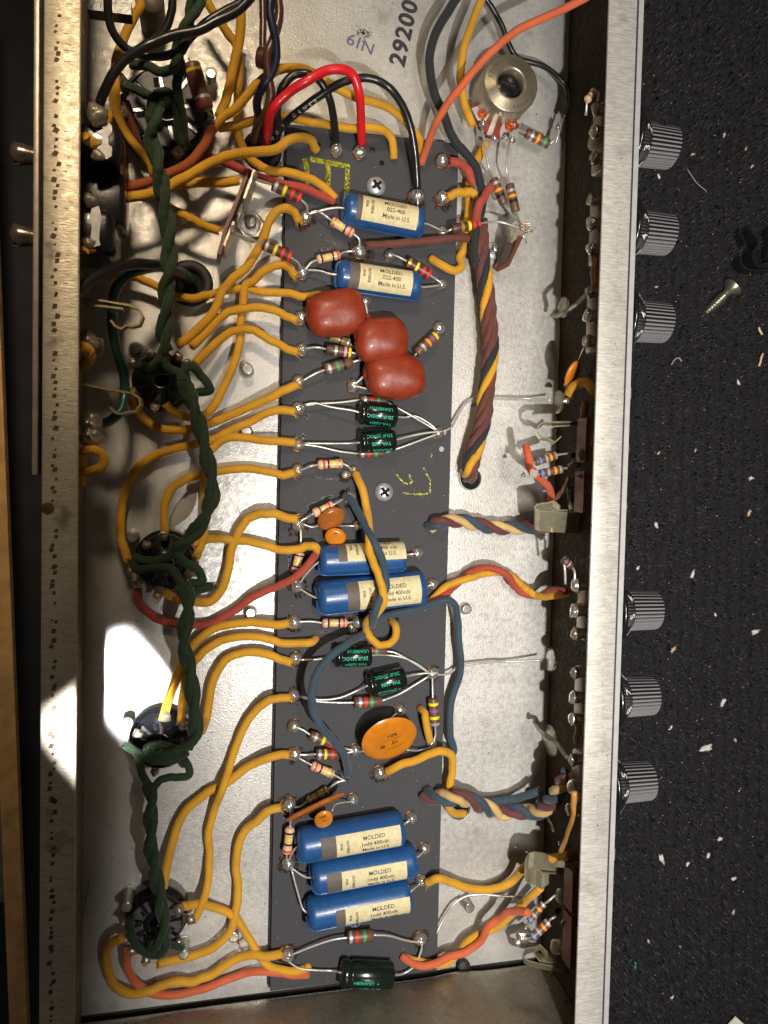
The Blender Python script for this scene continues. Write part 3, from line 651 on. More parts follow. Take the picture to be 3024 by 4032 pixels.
resistor('l', 640, 640, 868, 430, 2.4, 18 * 1.659, 'carbon', [('blue', .12), ('grey', .4), ('orange', .68), ('silver', .92)], ['l', (560, 650, 3.1)], ['l', (900, 390, 2.8), (960, 360, 2.8)], 'brown resistor with blue and orange bands at the bottom jack, right of the pair')
resistor('b', 425, 1040, 660, 1790, 2.5, 31 * 1.659, 'power', [('yellow', .16), ('silver', .75)], ['b', (390, 960, 2.2)], ['b', (760, 1900, 1.9)], 'thick maroon power resistor with one yellow band across the big tube socket', z2=2.3)
resistor('e', 870, 400, 1010, 230, 4.0, 16 * 1.659, 'film', [('violet', .3), ('brown', .6), ('silver', .9)], ['e', (860, 640, 3.8)], ['e', (1070, 280, 4.2), (1050, 420, 4.3)], 'small striped resistor hanging over the topmost panel control')
resistor('i', 900, 220, 1040, 330, 4.0, 17 * 1.659, 'dark', [('violet', .25), ('silver', .6)], ['i', (930, 400, 4.0), (940, 620, 3.9)], ['i', (1090, 420, 4.2), (1080, 600, 4.2)], 'dark striped resistor perched on the fourth panel control')

# ================================================================ capacitors
def text_cyl(s, A, e, u, r, s0, th, size, m, parent, flip=False, bold=.02, sx=1.0, rot90=False):
    V, F = glyphs(s, bold); v = np.cross(e, u); k = -1 if flip else 1; W = []
    for x, y in V:
        if rot90: x, y = y, -x
        ph = th - k * y * size / r; al = s0 + k * x * size * sx
        W.append(A + e * al + (u * math.cos(ph) + v * math.sin(ph)) * (r + .019))
    return mk('lettering', W, F, m, parent, smooth=False)
def bluecap(cr, x1, y1, x2, y2, z, r, ta, tb, tc_, a0, a1, lines, la, lb, label, foil=True, size=.2):
    a = P(cr, x1, y1, z); b = P(cr, x2, y2, z); R = r * scale_at((a + b) / 2); e, u, v = body_frame(a, b); L = np.linalg.norm(b - a)
    t = thing('blue_capacitor', label, 'capacitor', a, 'blue moulded tubular capacitors')
    g = G(); n = 9; rc = R * .42
    prof = [(0, R * .12)] + [(rc - rc * math.cos(k / n * math.pi / 2), R - rc + rc * math.sin(k / n * math.pi / 2)) for k in range(n + 1)] + [(L * .5, R * 1.005)] + \
           [(L - rc + rc * math.sin(k / n * math.pi / 2), R - rc + rc * math.cos(k / n * math.pi / 2)) for k in range(n + 1)] + [(L, R * .12)]
    lathe(g, a, e, prof, CAPB, 40, u); g.link('body', t)
    # moulding flash: a thin ragged web round the long seam and ends
    g = G(); pts = []; rs = np.random.RandomState(int(abs(x1 + y1)) + 1)
    pr = [p_ for p_ in prof]
    ax_ = unit(v + u * .25)
    top = [(tt, rr_) for tt, rr_ in pr]; V = []
    for sgn in (1, -1):
        seq = top if sgn == 1 else top[::-1]
        for tt, rr_ in seq:
            out = .035 + .03 * rs.rand() + (.05 * rs.rand() if tt < rc or tt > L - rc else 0)
            n2 = ax_ * sgn * (rr_); dirn = unit(ax_ * sgn * rr_ + e * (tt - L / 2) * (.8 if (tt < rc or tt > L - rc) else 0))
            base = a + e * tt + n2 * .97; V.append((base, base + dirn * out))
    vv = []; ff = []
    for i, (p_, q_) in enumerate(V): vv += [p_ - u * .012, q_ - u * .006, q_ + u * .006, p_ + u * .012]
    for i in range(len(V) - 1):
        for k in range(3): ff.append((i * 4 + k, (i + 1) * 4 + k, (i + 1) * 4 + k + 1, i * 4 + k + 1))
    g.add(vv, ff, CAPB); g.link('moulding_flash', t)
    def patch(t0, t1, m, name, lift):
        V = []; F = []; na = 18
        rs2 = np.random.RandomState(int(abs(t0 * 100 + x1)))
        for j in range(7):
            for i in range(na + 1):
                ph = rad(a0 + (a1 - a0) * i / na); tt = t0 + (t1 - t0) * j / 6
                V.append(a + e * tt * L + (u * math.cos(ph) + v * math.sin(ph)) * (R * 1.004 + lift))
        for j in range(6):
            for i in range(na): F.append((j * (na + 1) + i, j * (na + 1) + i + 1, (j + 1) * (na + 1) + i + 1, (j + 1) * (na + 1) + i))
        return mk(name, V, F, m, t)
    patch(ta, tb, PAPERD, 'printed_band', .009); patch(tb, tc_, PAPER, 'paper_label', .006)
    thm = rad((a0 + a1) / 2); k = len(lines)
    mid = (tb + (tc_ - tb) * .58) * L
    for i, s in enumerate(lines):
        text_cyl(s, a, e, u, R, mid + (i - 1) * .0 + (.06 if i == 2 else 0), thm + (i - (k - 1) / 2) * size * 1.12 / R, size, INK, t, bold=.006, sx=1.0)
    if foil:
        text_cyl('OUTSIDE', a, e, u, R, (tb + (tc_ - tb) * .17) * L, thm - .02, size * .62, INK, t, rot90=True, sx=1)
        text_cyl('FOIL', a, e, u, R, (tb + (tc_ - tb) * .07) * L, thm - .1, size * .62, INK, t, rot90=True, sx=1)
    lead(la, a + e * .05, t, .04); lead(lb, b - e * .05, t, .04)
    return t
bluecap('B', 588, 1360, 1098, 1462, 1.02, 96, .13, .2, .9, -80, 28, ['MOLDED', '.022-400', 'Made in U.S.'], ['B', (540, 1357, .95), (450, 1372), (350, 1402, .75)], ['B', (1130, 1462, .9), (1225, 1505, .75)], 'topmost blue capacitor with a cream label, just under the cross head screw')
bluecap('E', 540, 135, 1078, 215, 1.0, 90, .13, .25, .88, -78, 45, ['MOLDED', '.022-400', 'Made in U.S.'], ['E', (495, 130, .95), (430, 110), (350, 105, .75)], ['E', (1110, 216, .9), (1215, 205, .72)], 'second blue capacitor from the top, just above the red dipped capacitors')
bluecap('H', 425, 345, 980, 318, 1.0, 98, .2, .3, .985, -85, 8, ['MOLDED', '.047 ± 400 vdc', 'Made in U.S.'], ['H', (395, 375, .95), (335, 440), (300, 490, .72)], ['H', (1000, 305), (1050, 300, .75)], 'blue capacitor lying across the board under the crossing yellow and blue wires, upper of two')
bluecap('H', 415, 590, 1112, 515, 1.08, 113, .25, .36, .93, -42, 62, ['MOLDED', '.1mfd 400vdc', 'Made in U.S.'], ['H', (400, 585, 1.0), (350, 560), (295, 525, .72)], ['H', (1130, 512), (1165, 500, .75)], 'large slanted blue capacitor with a torn label under the crossing wires, lower of two')
bluecap('K', 285, 548, 968, 425, 1.12, 112, .2, .34, .95, -8, 78, ['MOLDED', '.1mfd 400vdc', 'Made in U.S.'], ['K', (262, 575, 1.0), (235, 625), (222, 650, .75)], ['K', (990, 400), (1030, 375, .75)], 'uppermost of the three big blue capacitors stacked at the bottom of the board')
bluecap('K', 378, 755, 1052, 635, 1.1, 108, .12, .26, .88, 0, 84, ['MOLDED', '.1mfd 400vdc', 'Made in U.S.'], ['K', (345, 755, 1.0), (290, 725), (245, 690, .75)], ['K', (1080, 612, 1.0), (1110, 580, .75)], 'middle one of the three big blue capacitors stacked at the bottom of the board')
bluecap('K', 350, 992, 1012, 862, 1.1, 110, .25, .34, .97, 8, 88, ['MOLDED', '.1mfd 400vdc', 'Made in U.S.'], ['K', (325, 968, 1.0), (285, 850), (245, 700, .8)], ['K', (1040, 832, 1.0), (1080, 800, .75)], 'lowest of the three big blue capacitors stacked at the bottom of the board')
# torn paper scrap on the slanted one is printed label stock
def can(cr, x1, y1, x2, y2, z, r, lines, la, lb, label, size=.17, flipband=True):
    a = P(cr, x1, y1, z); b = P(cr, x2, y2, z); R = r * scale_at((a + b) / 2); e, u, v = body_frame(a, b); L = np.linalg.norm(b - a)
    t = thing('electrolytic_capacitor', label, 'capacitor', a, 'black sleeved electrolytic capacitors')
    g = G(); prof = [(0, R * .2), (.0, R * .78), (.03, R * .93), (.10, R)]
    prof += [(L * .13, R * 1.0), (L * .16, R * .9), (L * .19, R * .9), (L * .22, R * 1.0), (L * .6, R), (L - .08, R), (L - .02, R * .92), (L, R * .8), (L, R * .2)]
    ms = [ALUE, SLV] + [SLV] * (len(prof) - 4) + [ALUE]
    lathe(g, a, e, prof, SLV, 32, u, True, ms); g.link('sleeved_can', t)
    for (s, s0, th) in lines: text_cyl(s, a, e, u, R, s0 * L, rad(th), size, INKG, t, flip=True, bold=.012)
    lead(la, a + e * .02, t, .04); lead(lb, b - e * .02, t, .04)
can('E', 685, 1035, 928, 1062, .98, 74, [('USA9801H+', .52, -30), ('25UF 25VDC', .52, 8), ('TVA-1205+', .55, 45), ('SPRAGUE', .6, 78)], ['E', (640, 1022, .95), (500, 1000), (400, 975), (330, 985, .75)], ['E', (985, 1068), (1050, 1058), (1150, 1110), (1198, 1155, .75)], 'black sleeved capacitor with green print, upper of the pair below the red capacitors')
can('E', 688, 1232, 920, 1218, .98, 70, [('25UF 25VDC', .52, -28), ('TVA-1205', .55, 12), ('SPRAGUE  +', .52, 50)], ['E', (640, 1236), (500, 1238), (330, 1236, .75)], ['E', (1000, 1195), (1120, 1170), (1240, 1158, .85)], 'black sleeved capacitor with green print, lower of the pair below the red capacitors')
can('H', 525, 970, 762, 962, .98, 70, [('USA9801H', .6, -22), ('25UF 25VDC', .52, 14), ('TVA-1205+', .55, 48)], ['H', (480, 978), (400, 990), (300, 992, .75)], ['H', (850, 960), (960, 975), (1050, 1010), (1140, 1072, .75)], 'black sleeved capacitor with green print partly under the blue wire')
can('H', 740, 1160, 985, 1105, .98, 78, [('25UF 25VDC', .5, -24), ('TVA-1205', .55, 14), ('+ SPRAGUE', .5, 52)], ['H', (690, 1185), (560, 1240), (420, 1252), (300, 1230, .75)], ['H', (1040, 1090), (1120, 1080), (1205, 1078, .8)], 'tilted black sleeved capacitor with green print above a brown resistor')
can('K', 568, 1378, 902, 1392, 1.05, 84, [('+  USA0408H', .45, 38), ('85°C 185°F', .55, 72)], ['K', (520, 1365), (400, 1360), (290, 1345), (215, 1295, .72)], ['K', (970, 1385), (1040, 1340), (1090, 1240), (1100, 1170, .75)], 'longest black sleeved capacitor at the very bottom of the board')

def redblob(cr, x, y, z, rx, ry, rz, rot, label, seed):
    c = P(cr, x, y, z); s = scale_at(c); t = thing('dipped_capacitor', label, 'capacitor', c, 'red dipped capacitors'); V = []; F = []; nu, nv = 36, 22; a_ = rad(rot); rs = np.random.RandomState(seed); ph = rs.rand(6) * 6.28
    X = np.array([math.cos(a_), math.sin(a_), 0]); Y = np.array([-math.sin(a_), math.cos(a_), 0]); Z = np.array([0, 0, 1.])
    for j in range(nv + 1):
        th = math.pi * j / nv
        for i in range(nu):
            al = 2 * math.pi * i / nu; d = np.array([math.cos(th), math.sin(th) * math.cos(al), math.sin(th) * math.sin(al)])
            p_ = (abs(d[0]) ** 3.3 + (d[1] ** 2 + d[2] ** 2) ** 1.65) ** (-1 / 3.3); q = d * p_
            k = 1.03 + .035 * math.sin(al + ph[4]) * q[0] + .022 * math.sin(2 * al + ph[0]) + .02 * math.sin(5 * q[0] + ph[1]) * math.cos(3 * al) + .015 * math.sin(7 * q[1] + 4 * q[0] + ph[2])
            flat = 1 - .07 * max(0, q[2] - .55) * 2
            V.append(c + (X * q[0] * rx + Y * q[1] * ry) * s * k + Z * q[2] * rz * flat * k)
    for j in range(nv):
        for i in range(nu): F.append((j * nu + i, j * nu + (i + 1) % nu, (j + 1) * nu + (i + 1) % nu, (j + 1) * nu + i))
    mk('resin_body', V, F, REDB, t); return t
t1 = redblob('E', 535, 388, 1.12, 178, 140, .62, 13, 'glossy brick red dipped capacitor, top left one of three', 1)
lead(['E', (700, 290, .9), (722, 300, .75)], P('E', 660, 290, 1.1), t1); lead(['E', (335, 402, .8), (312, 412, .75)], P('E', 380, 395, 1.0), t1)
c_ = P('E', 500, 290, 1.62)
text_flat('0.01 500V', P('E', 505, 275, 1.48), unit(P('E', 620, 245, 1) - P('E', 420, 290, 1)), unit(P('E', 500, 240, 1) - P('E', 520, 300, 1)), (0, .55, .83), .16, mat('faint_print', (176, 84, 50), .6), t1, bold=0)
t2 = redblob('E', 832, 562, 1.25, 166, 140, .66, 8, 'glossy brick red dipped capacitor, middle one of three', 2)
lead(['E', (740, 760, .8), (705, 810), (660, 850, .75)], P('E', 745, 700, 1.1), t2)
t3 = redblob('E', 917, 800, 1.2, 183, 143, .64, 5, 'brick red dipped capacitor with a dent, lowest one of three', 3)
lead(['E', (700, 872, .8), (655, 862, .75)], P('E', 760, 890, .9), t3); lead(['E', (1052, 920, .75)], P('E', 1030, 880, .9), t3)

def disc(cr, c, a, b, th, m, label, leads=(), grp='ceramic disc capacitors', texts=()):
    C = P(cr, *c); A_ = P(cr, *a) - C; B_ = P(cr, *b) - C; n = unit(np.cross(A_, B_)); 
    if n.dot(CAM - C) < 0: n = -n
    t = thing('disc_capacitor', label, 'capacitor', C, grp); V = []; F = []; seg = 36
    prof = [(1.0, 0), (1.0, 0), (.97, .5), (.85, .85), (.6, .97), (.3, 1.0), (0.02, 1.0)]
    full = [(r_, -h) for r_, h in prof[::-1]] + prof[1:]
    for r_, h in full:
        for k in range(seg):
            al = 2 * math.pi * k / seg; V.append(C + (A_ * math.cos(al) + B_ * math.sin(al)) * r_ + n * h * th)
    for j in range(len(full) - 1):
        for k in range(seg): F.append((j * seg + k, j * seg + (k + 1) % seg, (j + 1) * seg + (k + 1) % seg, (j + 1) * seg + k))
    F.append(tuple(range(seg))); F.append(tuple(len(V) - seg + k for k in range(seg))[::-1]); 
    bm = bmesh.new(); vs = [bm.verts.new(tuple(p)) for p in V]
    for f in F:
        try: bm.faces.new([vs[i] for i in f])
        except ValueError: pass
    bmesh.ops.recalc_face_normals(bm, faces=bm.faces); bm.verts.index_update()
    mk('ceramic_body', [tuple(v.co) for v in bm.verts], [tuple(v.index for v in f.verts) for f in bm.faces], m, t); bm.free()
    for st, sp_ in leads: lead(sp_, P(cr, *st), t, .032)
    for (s, x, y, dx, dy, size, mm) in texts:
        # project the pixel on the disc plane
        p0 = P(cr, x, y, C[2]); d = p0 - CAM; q = CAM + d * ((C + n * th * 1.05 - CAM).dot(n) / d.dot(n))
        p1 = P(cr, x + dx, y + dy, C[2]); d = p1 - CAM; q1 = CAM + d * ((C + n * th * 1.05 - CAM).dot(n) / d.dot(n)); xd = unit(q1 - q)
        text_flat(s, q, xd, np.cross(n, xd), n, size, mm, t, bold=.01, lift=.01)
    return t
disc('H', (505, 72, 1.05), (590, 30, 1.15), (480, 15, 1.35), .13, BRD, 'small brown disc capacitor near the left edge, upper of two', [((440, 110, .9), ['H', (380, 125), (320, 105, .8)]), ((540, 118, .9), ['H', (600, 117), (665, 118, .72)])])
disc('H', (532, 190, .95), (600, 195, 1.0), (535, 135, 1.1), .12, ORD, 'small orange disc capacitor overlapping the top of a blue capacitor', texts=[('.001', 535, 165, 30, -6, .11, INK)])
disc('H', (885, 1508, 1.45), (1058, 1438, 1.45), (843, 1388, 2.05), .10, ORD, 'large orange disc capacitor marked ten percent and point zero one', [((1000, 1580, 1.1), ['H', (1060, 1585, .9), (1150, 1568, .72)]), ((720, 1590, .9), ['H', (690, 1590, .8), (668, 1588, .72)])],
     texts=[('10%', 902, 1487, 60, -24, .24, INK), ('.01', 918, 1530, 60, -24, .25, INK), ('B', 842, 1563, 60, -24, .13, INK), ('_______', 908, 1500, 60, -24, .17, INK), ('_______', 925, 1550, 60, -24, .17, INK), ('O', 842, 1563, 60, -24, .26, INK)])
disc('K', (400, 295, 1.25), (588, 205, 1.5), (398, 285, 1.75), .10, BRD, 'brown disc capacitor seen edge on above the three blue capacitors', [((300, 350, .9), ['K', (260, 340), (235, 310, .75)])])
disc('K', (455, 375, 1.7), (515, 362, 1.75), (452, 325, 1.95), .10, ORD, 'little orange disc capacitor standing on the top blue capacitor', [((510, 320, 1.5), ['K', (530, 280, 1.2), (580, 265), (640, 260, .75)])], texts=[('GEE', 450, 360, 40, -14, .15, INK), ('101', 460, 382, 40, -14, .12, INK)])
disc('g', (1055, 1130, 2.9), (1150, 920, 3.3), (1120, 1160, 2.5), .10, ORD, 'orange disc capacitor seen edge on hanging inside the right wall', [((1160, 910, 3.3), ['g', (1200, 800, 3.6), (1250, 690, 4.1)]), ((960, 1320, 2.5), ['g', (925, 1300), (940, 1350, 2.4)])])

# ================================================================ studs, nuts, grommets on the floor
def stud(cr, x, y, r, h, label, base=True, slot=False, zb=0.0):
    """x, y is the top centre of the stud in the picture"""
    c = P(cr, x, y, h + zb); R = r * scale_at(c); b = np.array([c[0], c[1], zb])
    t = thing('threaded_stud', label, 'screw', b, 'screw ends poking up through the chassis')
    g = G(); n = 9; prof = [(0, R)]
    for k in range(n): prof += [(h * (k + .25) / n, R), (h * (k + .6) / n, R * .84), (h * (k + .95) / n, R)]
    prof += [(h, R * .8), (h, .001)]
    lathe(g, b, (0, 0, 1), prof, STUD, 18, close=False); g.link('threaded_shank', t)
    if base: g = G(); lathe(g, b, (0, 0, 1), [(0, R * 1.35), (.07, R * 1.3), (.1, R)], NUTM, 18, close=False); g.link('collar', t)
    if slot: g = G(); box(g, b + [0, 0, h + .003], R * 1.4, R * .25, .012, HOLE); g.link('slot', t)
for a in [('D', 885, 612, 36, .5, 'screw end in a ring beside the second tube socket from the top'), ('D', 1618, 752, 34, .55, 'screw end standing between two yellow wires left of the board'), ('D', 1610, 1160, 34, .4, 'short screw end just above a yellow wire that meets the board'),
          ('G', 863, 190, 34, .6, 'screw end at the upper left of the third tube socket'), ('G', 1637, 690, 32, .4, 'screw end between the red wire and the yellow wires left of the board'), ('G', 832, 1405, 34, .95, 'tall leaning screw end at the upper left of the fourth tube socket'),
          ('H', 1392, 662, 32, .3, 'flat screw end right of the board near the blue wire'), ('J', 824, 950, 34, 1.1, 'long threaded screw end left of the lowest tube socket'), ('J', 1527, 1148, 34, .6, 'screw end between two crossing yellow wires right of the lowest socket'),
          ('J', 1200, 1262, 32, .9, 'screw end beside the green wire tip at the lowest socket'), ('K', 1410, 955, 34, .8, 'coarse threaded screw end right of the board below the bare wire'), ('b', 752, 1190, 80 * .4, .9, 'screw end beside the thick maroon resistor')]:
    stud(a[0], a[1], a[2], a[3], a[4], a[5])
def grommet(cr, x, y, r, label, m=RUB, w_=.45):
    c = P(cr, x, y, .05); R = r * scale_at(c); b = np.array([c[0], c[1], 0.0]); g = G()
    lathe(g, b, (0, 0, 1), [(.002, R * 1.02), (.10, R), (.17, R * .9), (.17, R * (1 - w_ * .6)), (.10, R * (1 - w_)), (.01, R * (1 - w_))], m, 30, close=False)
    o = tag(g.link('cable_grommet', loc=b), label, 'grommet'); g = G(); lathe(g, b, (0, 0, 1), [(.006, R * (1 - w_ * .9)), (.006, .001)], HOLE, 24, close=False); g.link('opening', o)
grommet('B', 52, 985, 118, 'black rubber grommet swallowing the red and black wires at the top of the board')
grommet('D', 1240, 190, 135, 'large black rubber grommet where the green mains wire leaves')
grommet('E', 1410, 1465, 80, 'cable hole right of the board where the long cloth wire bundle dives', CHROME, .10)
grommet('K', 1338, 300, 80, 'cable hole right of the board beside the knotted cloth wires', CHROME, .10)

# ================================================================ tube sockets
def socket(cr, x, y, r, z, label, lugs, a0=0.0, digits=(), grey=False, hub=.3, n=9):
    c = P(cr, x, y, z); R = r * scale_at(c); b = np.array([c[0], c[1], 0.0])
    t = thing('tube_socket', label, 'tube socket', b, 'tube sockets')
    g = G(); lathe(g, b, (0, 0, 1), [(0, R * 1.02), (z * .45, R * 1.02), (z * .6, R), (z * .62, R * .92), (z * .86, R * .9), (z * .95, R * .84), (z * .95, R * hub * 1.25), (z * 1.03, R * hub * 1.1), (z * 1.03, R * hub * .7), (z * .4, R * hub * .68), (z * .4, .001)], BAKE, 44, close=False)
    g.link('bakelite_body', t)
    if grey:
        g = G()
        for k in range(n): 
            a1 = a0 + 2 * math.pi * (k + .12) / n; a2 = a0 + 2 * math.pi * (k + .88) / n; zz = z * .955
            g.add([b + np.array([math.cos(a) * q * R, math.sin(a) * q * R, zz]) for q, a in ((hub * 1.4, a1), (.8, a1), (.83, (a1 + a2) / 2), (.8, a2), (hub * 1.4, a2))], [(0, 1, 2, 3, 4)], mat('glazed_bakelite_face', (86, 82, 86), .5, .1, .3, 4), False)
        g.link('moulded_face', t)
    g = G()
    for k in range(n):
        a = a0 + 2 * math.pi * k / n; Rm = np.array([[math.cos(a), -math.sin(a), 0], [math.sin(a), math.cos(a), 0], [0, 0, 1]])
        box(g, b + np.array([math.cos(a) * R * .6, math.sin(a) * R * .6, z * .955]), R * .42, R * .07, .05, BAKE, Rm); box(g, b + np.array([math.cos(a + .2) * R * .55, math.sin(a + .2) * R * .55, z * .95]), R * .2, R * .1, .035, HOLE, Rm)
    g.link('moulded_rib', t)
    for (ang, r0, r1, zt, w_) in lugs:
        a = rad(ang); Rm = np.array([[math.cos(a), -math.sin(a), 0], [math.sin(a), math.cos(a), 0], [0, 0, 1]])
        g = G(); p0 = b + np.array([math.cos(a) * R * r0, math.sin(a) * R * r0, z * .8]); p1 = b + np.array([math.cos(a) * R * r1, math.sin(a) * R * r1, zt])
        e, u, v = frame(p1 - p0); L = np.linalg.norm(p1 - p0); w2 = R * w_ / 2; sd = np.array([-math.sin(a), math.cos(a), 0]); nn = unit(np.cross(e, sd)) * .02
        out = [p0 - sd * w2, p0 + sd * w2, p0 + e * L * .75 + sd * w2, p1 + sd * w2 * .45, p1 - sd * w2 * .45, p0 + e * L * .75 - sd * w2]
        g.add([q + nn for q in out] + [q - nn for q in out], [(0, 1, 2, 3, 4, 5), (11, 10, 9, 8, 7, 6)] + [(i, i + 6, (i + 1) % 6 + 6, (i + 1) % 6) for i in range(6)], LUGM, False)
        blob(g, p0 + e * L * .72, w2 * 1.05, w2 * 1.05, w2 * .8, SOLD2, int(ang), .2, 9, 6); g.link('solder_lug', t)
    for (s, dx, dy, rot) in digits:
        a = rad(rot); text_flat(s, b + np.array([dx * R, dy * R, z * .975]), (math.cos(a), math.sin(a), 0), (-math.sin(a), math.cos(a), 0), (0, 0, 1), R * .24, HOLE if grey else LUGM, t, bold=.02, name='pin_number')
    return t
socket('A', 1085, 700, 275, 1.3, 'biggest black tube socket at the top under the green wires', [(160, .8, 1.05, 1.9, .3), (200, .8, 1.0, 1.9, .3), (75, .75, 1.0, 1.8, .25), (-20, .8, 1.05, 1.8, .25), (-75, .8, 1.1, 1.7, .25), (20, .8, 1.0, 1.8, .25)], .2, [('6', .6, -.25, -70), ('8', -.12, -.45, -30), ('7', .68, -.55, 200)], True, n=8)
socket('D', 1050, 825, 172, 1.15, 'tube socket by the green wire knot, second from the top', [(110, .7, 1.1, 1.5, .32), (55, .7, 1.15, 1.5, .32), (35, .75, 1.2, 1.5, .3), (-100, .75, 1.1, 1.7, .3), (-150, .8, 1.2, 1.5, .3), (150, .75, 1.15, 1.5, .3)])
socket('G', 1075, 350, 182, 1.15, 'tube socket with a red wire at its foot, third from the top', [(92, .6, 1.0, 1.6, .28), (135, .55, .9, 1.5, .28), (195, .85, 1.2, 1.3, .24), (220, .85, 1.2, 1.3, .26), (-100, .7, 1.35, 1.5, .3), (-30, .7, .95, 1.5, .3), (0, .85, 1.05, 1.5, .26)])
socket('G', 1048, 1535, 188, 1.15, 'tube socket with a hollow hub, fourth from the top', [(80, .7, 1.0, 1.5, .34), (40, .65, 1.02, 1.5, .32), (150, .5, .95, 1.5, .28), (-100, .8, 1.1, 1.1, .25), (-45, .8, 1.1, 1.3, .25), (-5, .8, 1.05, 1.3, .25)], .3)
socket('J', 1018, 1062, 188, 1.15, 'lowest tube socket with a grey reflecting face', [(35, .6, 1.0, 1.5, .34), (5, .75, 1.25, 1.4, .3), (-40, .8, 1.05, 1.4, .28), (-105, .75, 1.25, 1.4, .3), (-135, .75, 1.15, 1.4, .3), (-155, .85, 1.1, 1.2, .25), (75, .6, .85, 1.5, .26), (170, .8, 1.1, 1.3, .26)], .1,
       [('1', -.35, -.42, -10), ('2', -.52, -.28, -30), ('8', -.15, .35, 160), ('7', .1, -.42, 0), ('3', -.6, 0, -80)], True)

# ================================================================ terminal strips with nuts
def hexnut(cr, x, y, r, label, h=.25, sr=.42, sh=.6, rot=10):
    c = P(cr, x, y, h); R = r * scale_at(c) ; b = np.array([c[0], c[1], .0]); t = thing('hex_nut', label, 'nut', b)
    g = G(); prism(g, [(b[0] + R * math.cos(rad(rot + 60 * k)), b[1] + R * math.sin(rad(rot + 60 * k))) for k in range(6)], .06, h, NUTM)
    lathe(g, b, (0, 0, 1), [(h, R * .78), (h + .03, R * .7), (h + .03, R * .4)], NUTM, 24, close=False); lathe(g, b, (0, 0, 1), [(.0, R * 1.12), (.055, R * 1.12), (.055, R * .5)], NUTM, 24, close=False); g.link('nut_body', t)
    g = G(); prof = [(0, R * sr)]
    for k in range(6): prof += [(sh * (k + .3) / 6, R * sr), (sh * (k + .65) / 6, R * sr * .86)]
    prof += [(sh, R * sr), (sh + .02, R * sr * .7), (sh + .02, .001)]; lathe(g, b, (0, 0, 1), prof, STUD, 18, close=False); g.link('screw_end', t)
hexnut('d', 1010, 1310, 82, 'hexagonal nut on a screw beside the brown terminal strip, left of the board')
hexnut('n', 335, 925, 56, 'hexagonal nut half hidden behind the wire bundle, right of the board')
def ribbon(cr, pts, z0, z1, shift, th, m, name, parent, thick=.05):
    """bent strip: its upper edge runs through pts at height z1, it reaches down to z0"""
    top = catmull([P(cr, x, y, z1) for x, y in pts], 5) if th else [P(cr, x, y, z1) for x, y in pts]
    top = np.array(top); bot = top.copy(); bot[:, 2] = z0 + ZSHIFT[0]; bot += np.array(shift)
    T = np.gradient(top, axis=0); N = np.array([unit(np.cross(q, (0, 0, 1))) for q in T]) * thick / 2
    V = []; F = []; n = len(top)
    for i in range(n): V += [top[i] + N[i], top[i] - N[i], bot[i] - N[i], bot[i] + N[i]]
    for i in range(n - 1):
        for k in range(4): F.append((i * 4 + k, i * 4 + (k + 1) % 4, (i + 1) * 4 + (k + 1) % 4, (i + 1) * 4 + k))
    F += [(3, 2, 1, 0), tuple((n - 1) * 4 + k for k in range(4))]
    return mk(name, V, F, m, parent, smooth=False)
ts = thing('terminal_strip', 'upright brown phenolic terminal strip with two tall lugs, left of the board', 'terminal strip', P('d', 850, 1100, .8))
ribbon('d', [(985, 660), (900, 900), (800, 1150), (720, 1350), (640, 1659)], .3, 1.5, (0, 0, 0), 0, PHEN, 'phenolic_strip', ts, .12)
ribbon('d', [(1060, 660), (1040, 720), (985, 860), (940, 1000)], .4, 1.95, (.1, 0, 0), 0, LUGM, 'solder_lug', ts, .07)
ribbon('d', [(815, 1270), (790, 1330), (740, 1450), (700, 1560)], .4, 1.95, (.1, 0, 0), 0, LUGM, 'solder_lug', ts, .07)
g = G(); blob(g, P('d', 1065, 740, 1.9), .10, .15, .12, SOLD2, 4, .2); g.link('solder_joint', ts); g = G(); blob(g, P('d', 800, 1370, 1.9), .11, .15, .12, SOLD2, 5, .2); g.link('solder_joint', ts)
ribbon('d', [(910, 1060), (900, 1150), (850, 1270)], .06, .9, (.05, 0, 0), 0, NUTM, 'mounting_foot', ts, .05)
g = G(); c = P('d', 960, 1240, .06); box(g, (c[0], c[1], .045), .55, 1.3, .06, NUTM, np.array([[.95, -.3, 0], [.3, .95, 0], [0, 0, 1]])); g.link('foot_plate', ts)
ts = thing('terminal_strip', 'short brown phenolic terminal strip with one cupped lug, right of the wire bundle', 'terminal strip', P('n', 500, 900, .8))
def plate(cr, pts, z, th, m, name, parent):
    q = [P(cr, x, y, zz) for (x, y, zz) in pts]; n = len(q); nn = unit(np.cross(q[1] - q[0], q[-1] - q[0])) * th
    g = G(); V = q + [a - nn * 1 for a in q]
    g.add(V, [tuple(range(n)), tuple(range(n, 2 * n))[::-1]] + [(i, i + n, (i + 1) % n + n, (i + 1) % n) for i in range(n)], m, False); return g.link(name, parent)
plate('n', [(340, 1095, .5), (380, 1120, .5), (490, 1065, .5), (615, 800, 1.9), (570, 790, 1.9), (470, 1040, .6), (375, 1095, .6)], 0, .05, PHEN, 'phenolic_strip', ts)
plate('n', [(400, 930, .9), (470, 790, 1.6), (600, 790, 1.7), (480, 1035, .6), (375, 1085, .4)], 0, .03, mat('phenolic_face', (74, 62, 56), .5), 'phenolic_face', ts)
plate('n', [(350, 1080, .3), (410, 940, .6), (495, 905, .8), (495, 950, .75), (440, 1050, .4)], 0, .04, LUGM, 'mounting_foot', ts)
plate('n', [(490, 690, 1.7), (600, 660, 1.95), (695, 655, 2.1), (690, 690, 2.1), (640, 760, 1.95), (510, 850, 1.6), (470, 830, 1.5)], 0, .04, LUGM, 'solder_lug', ts)
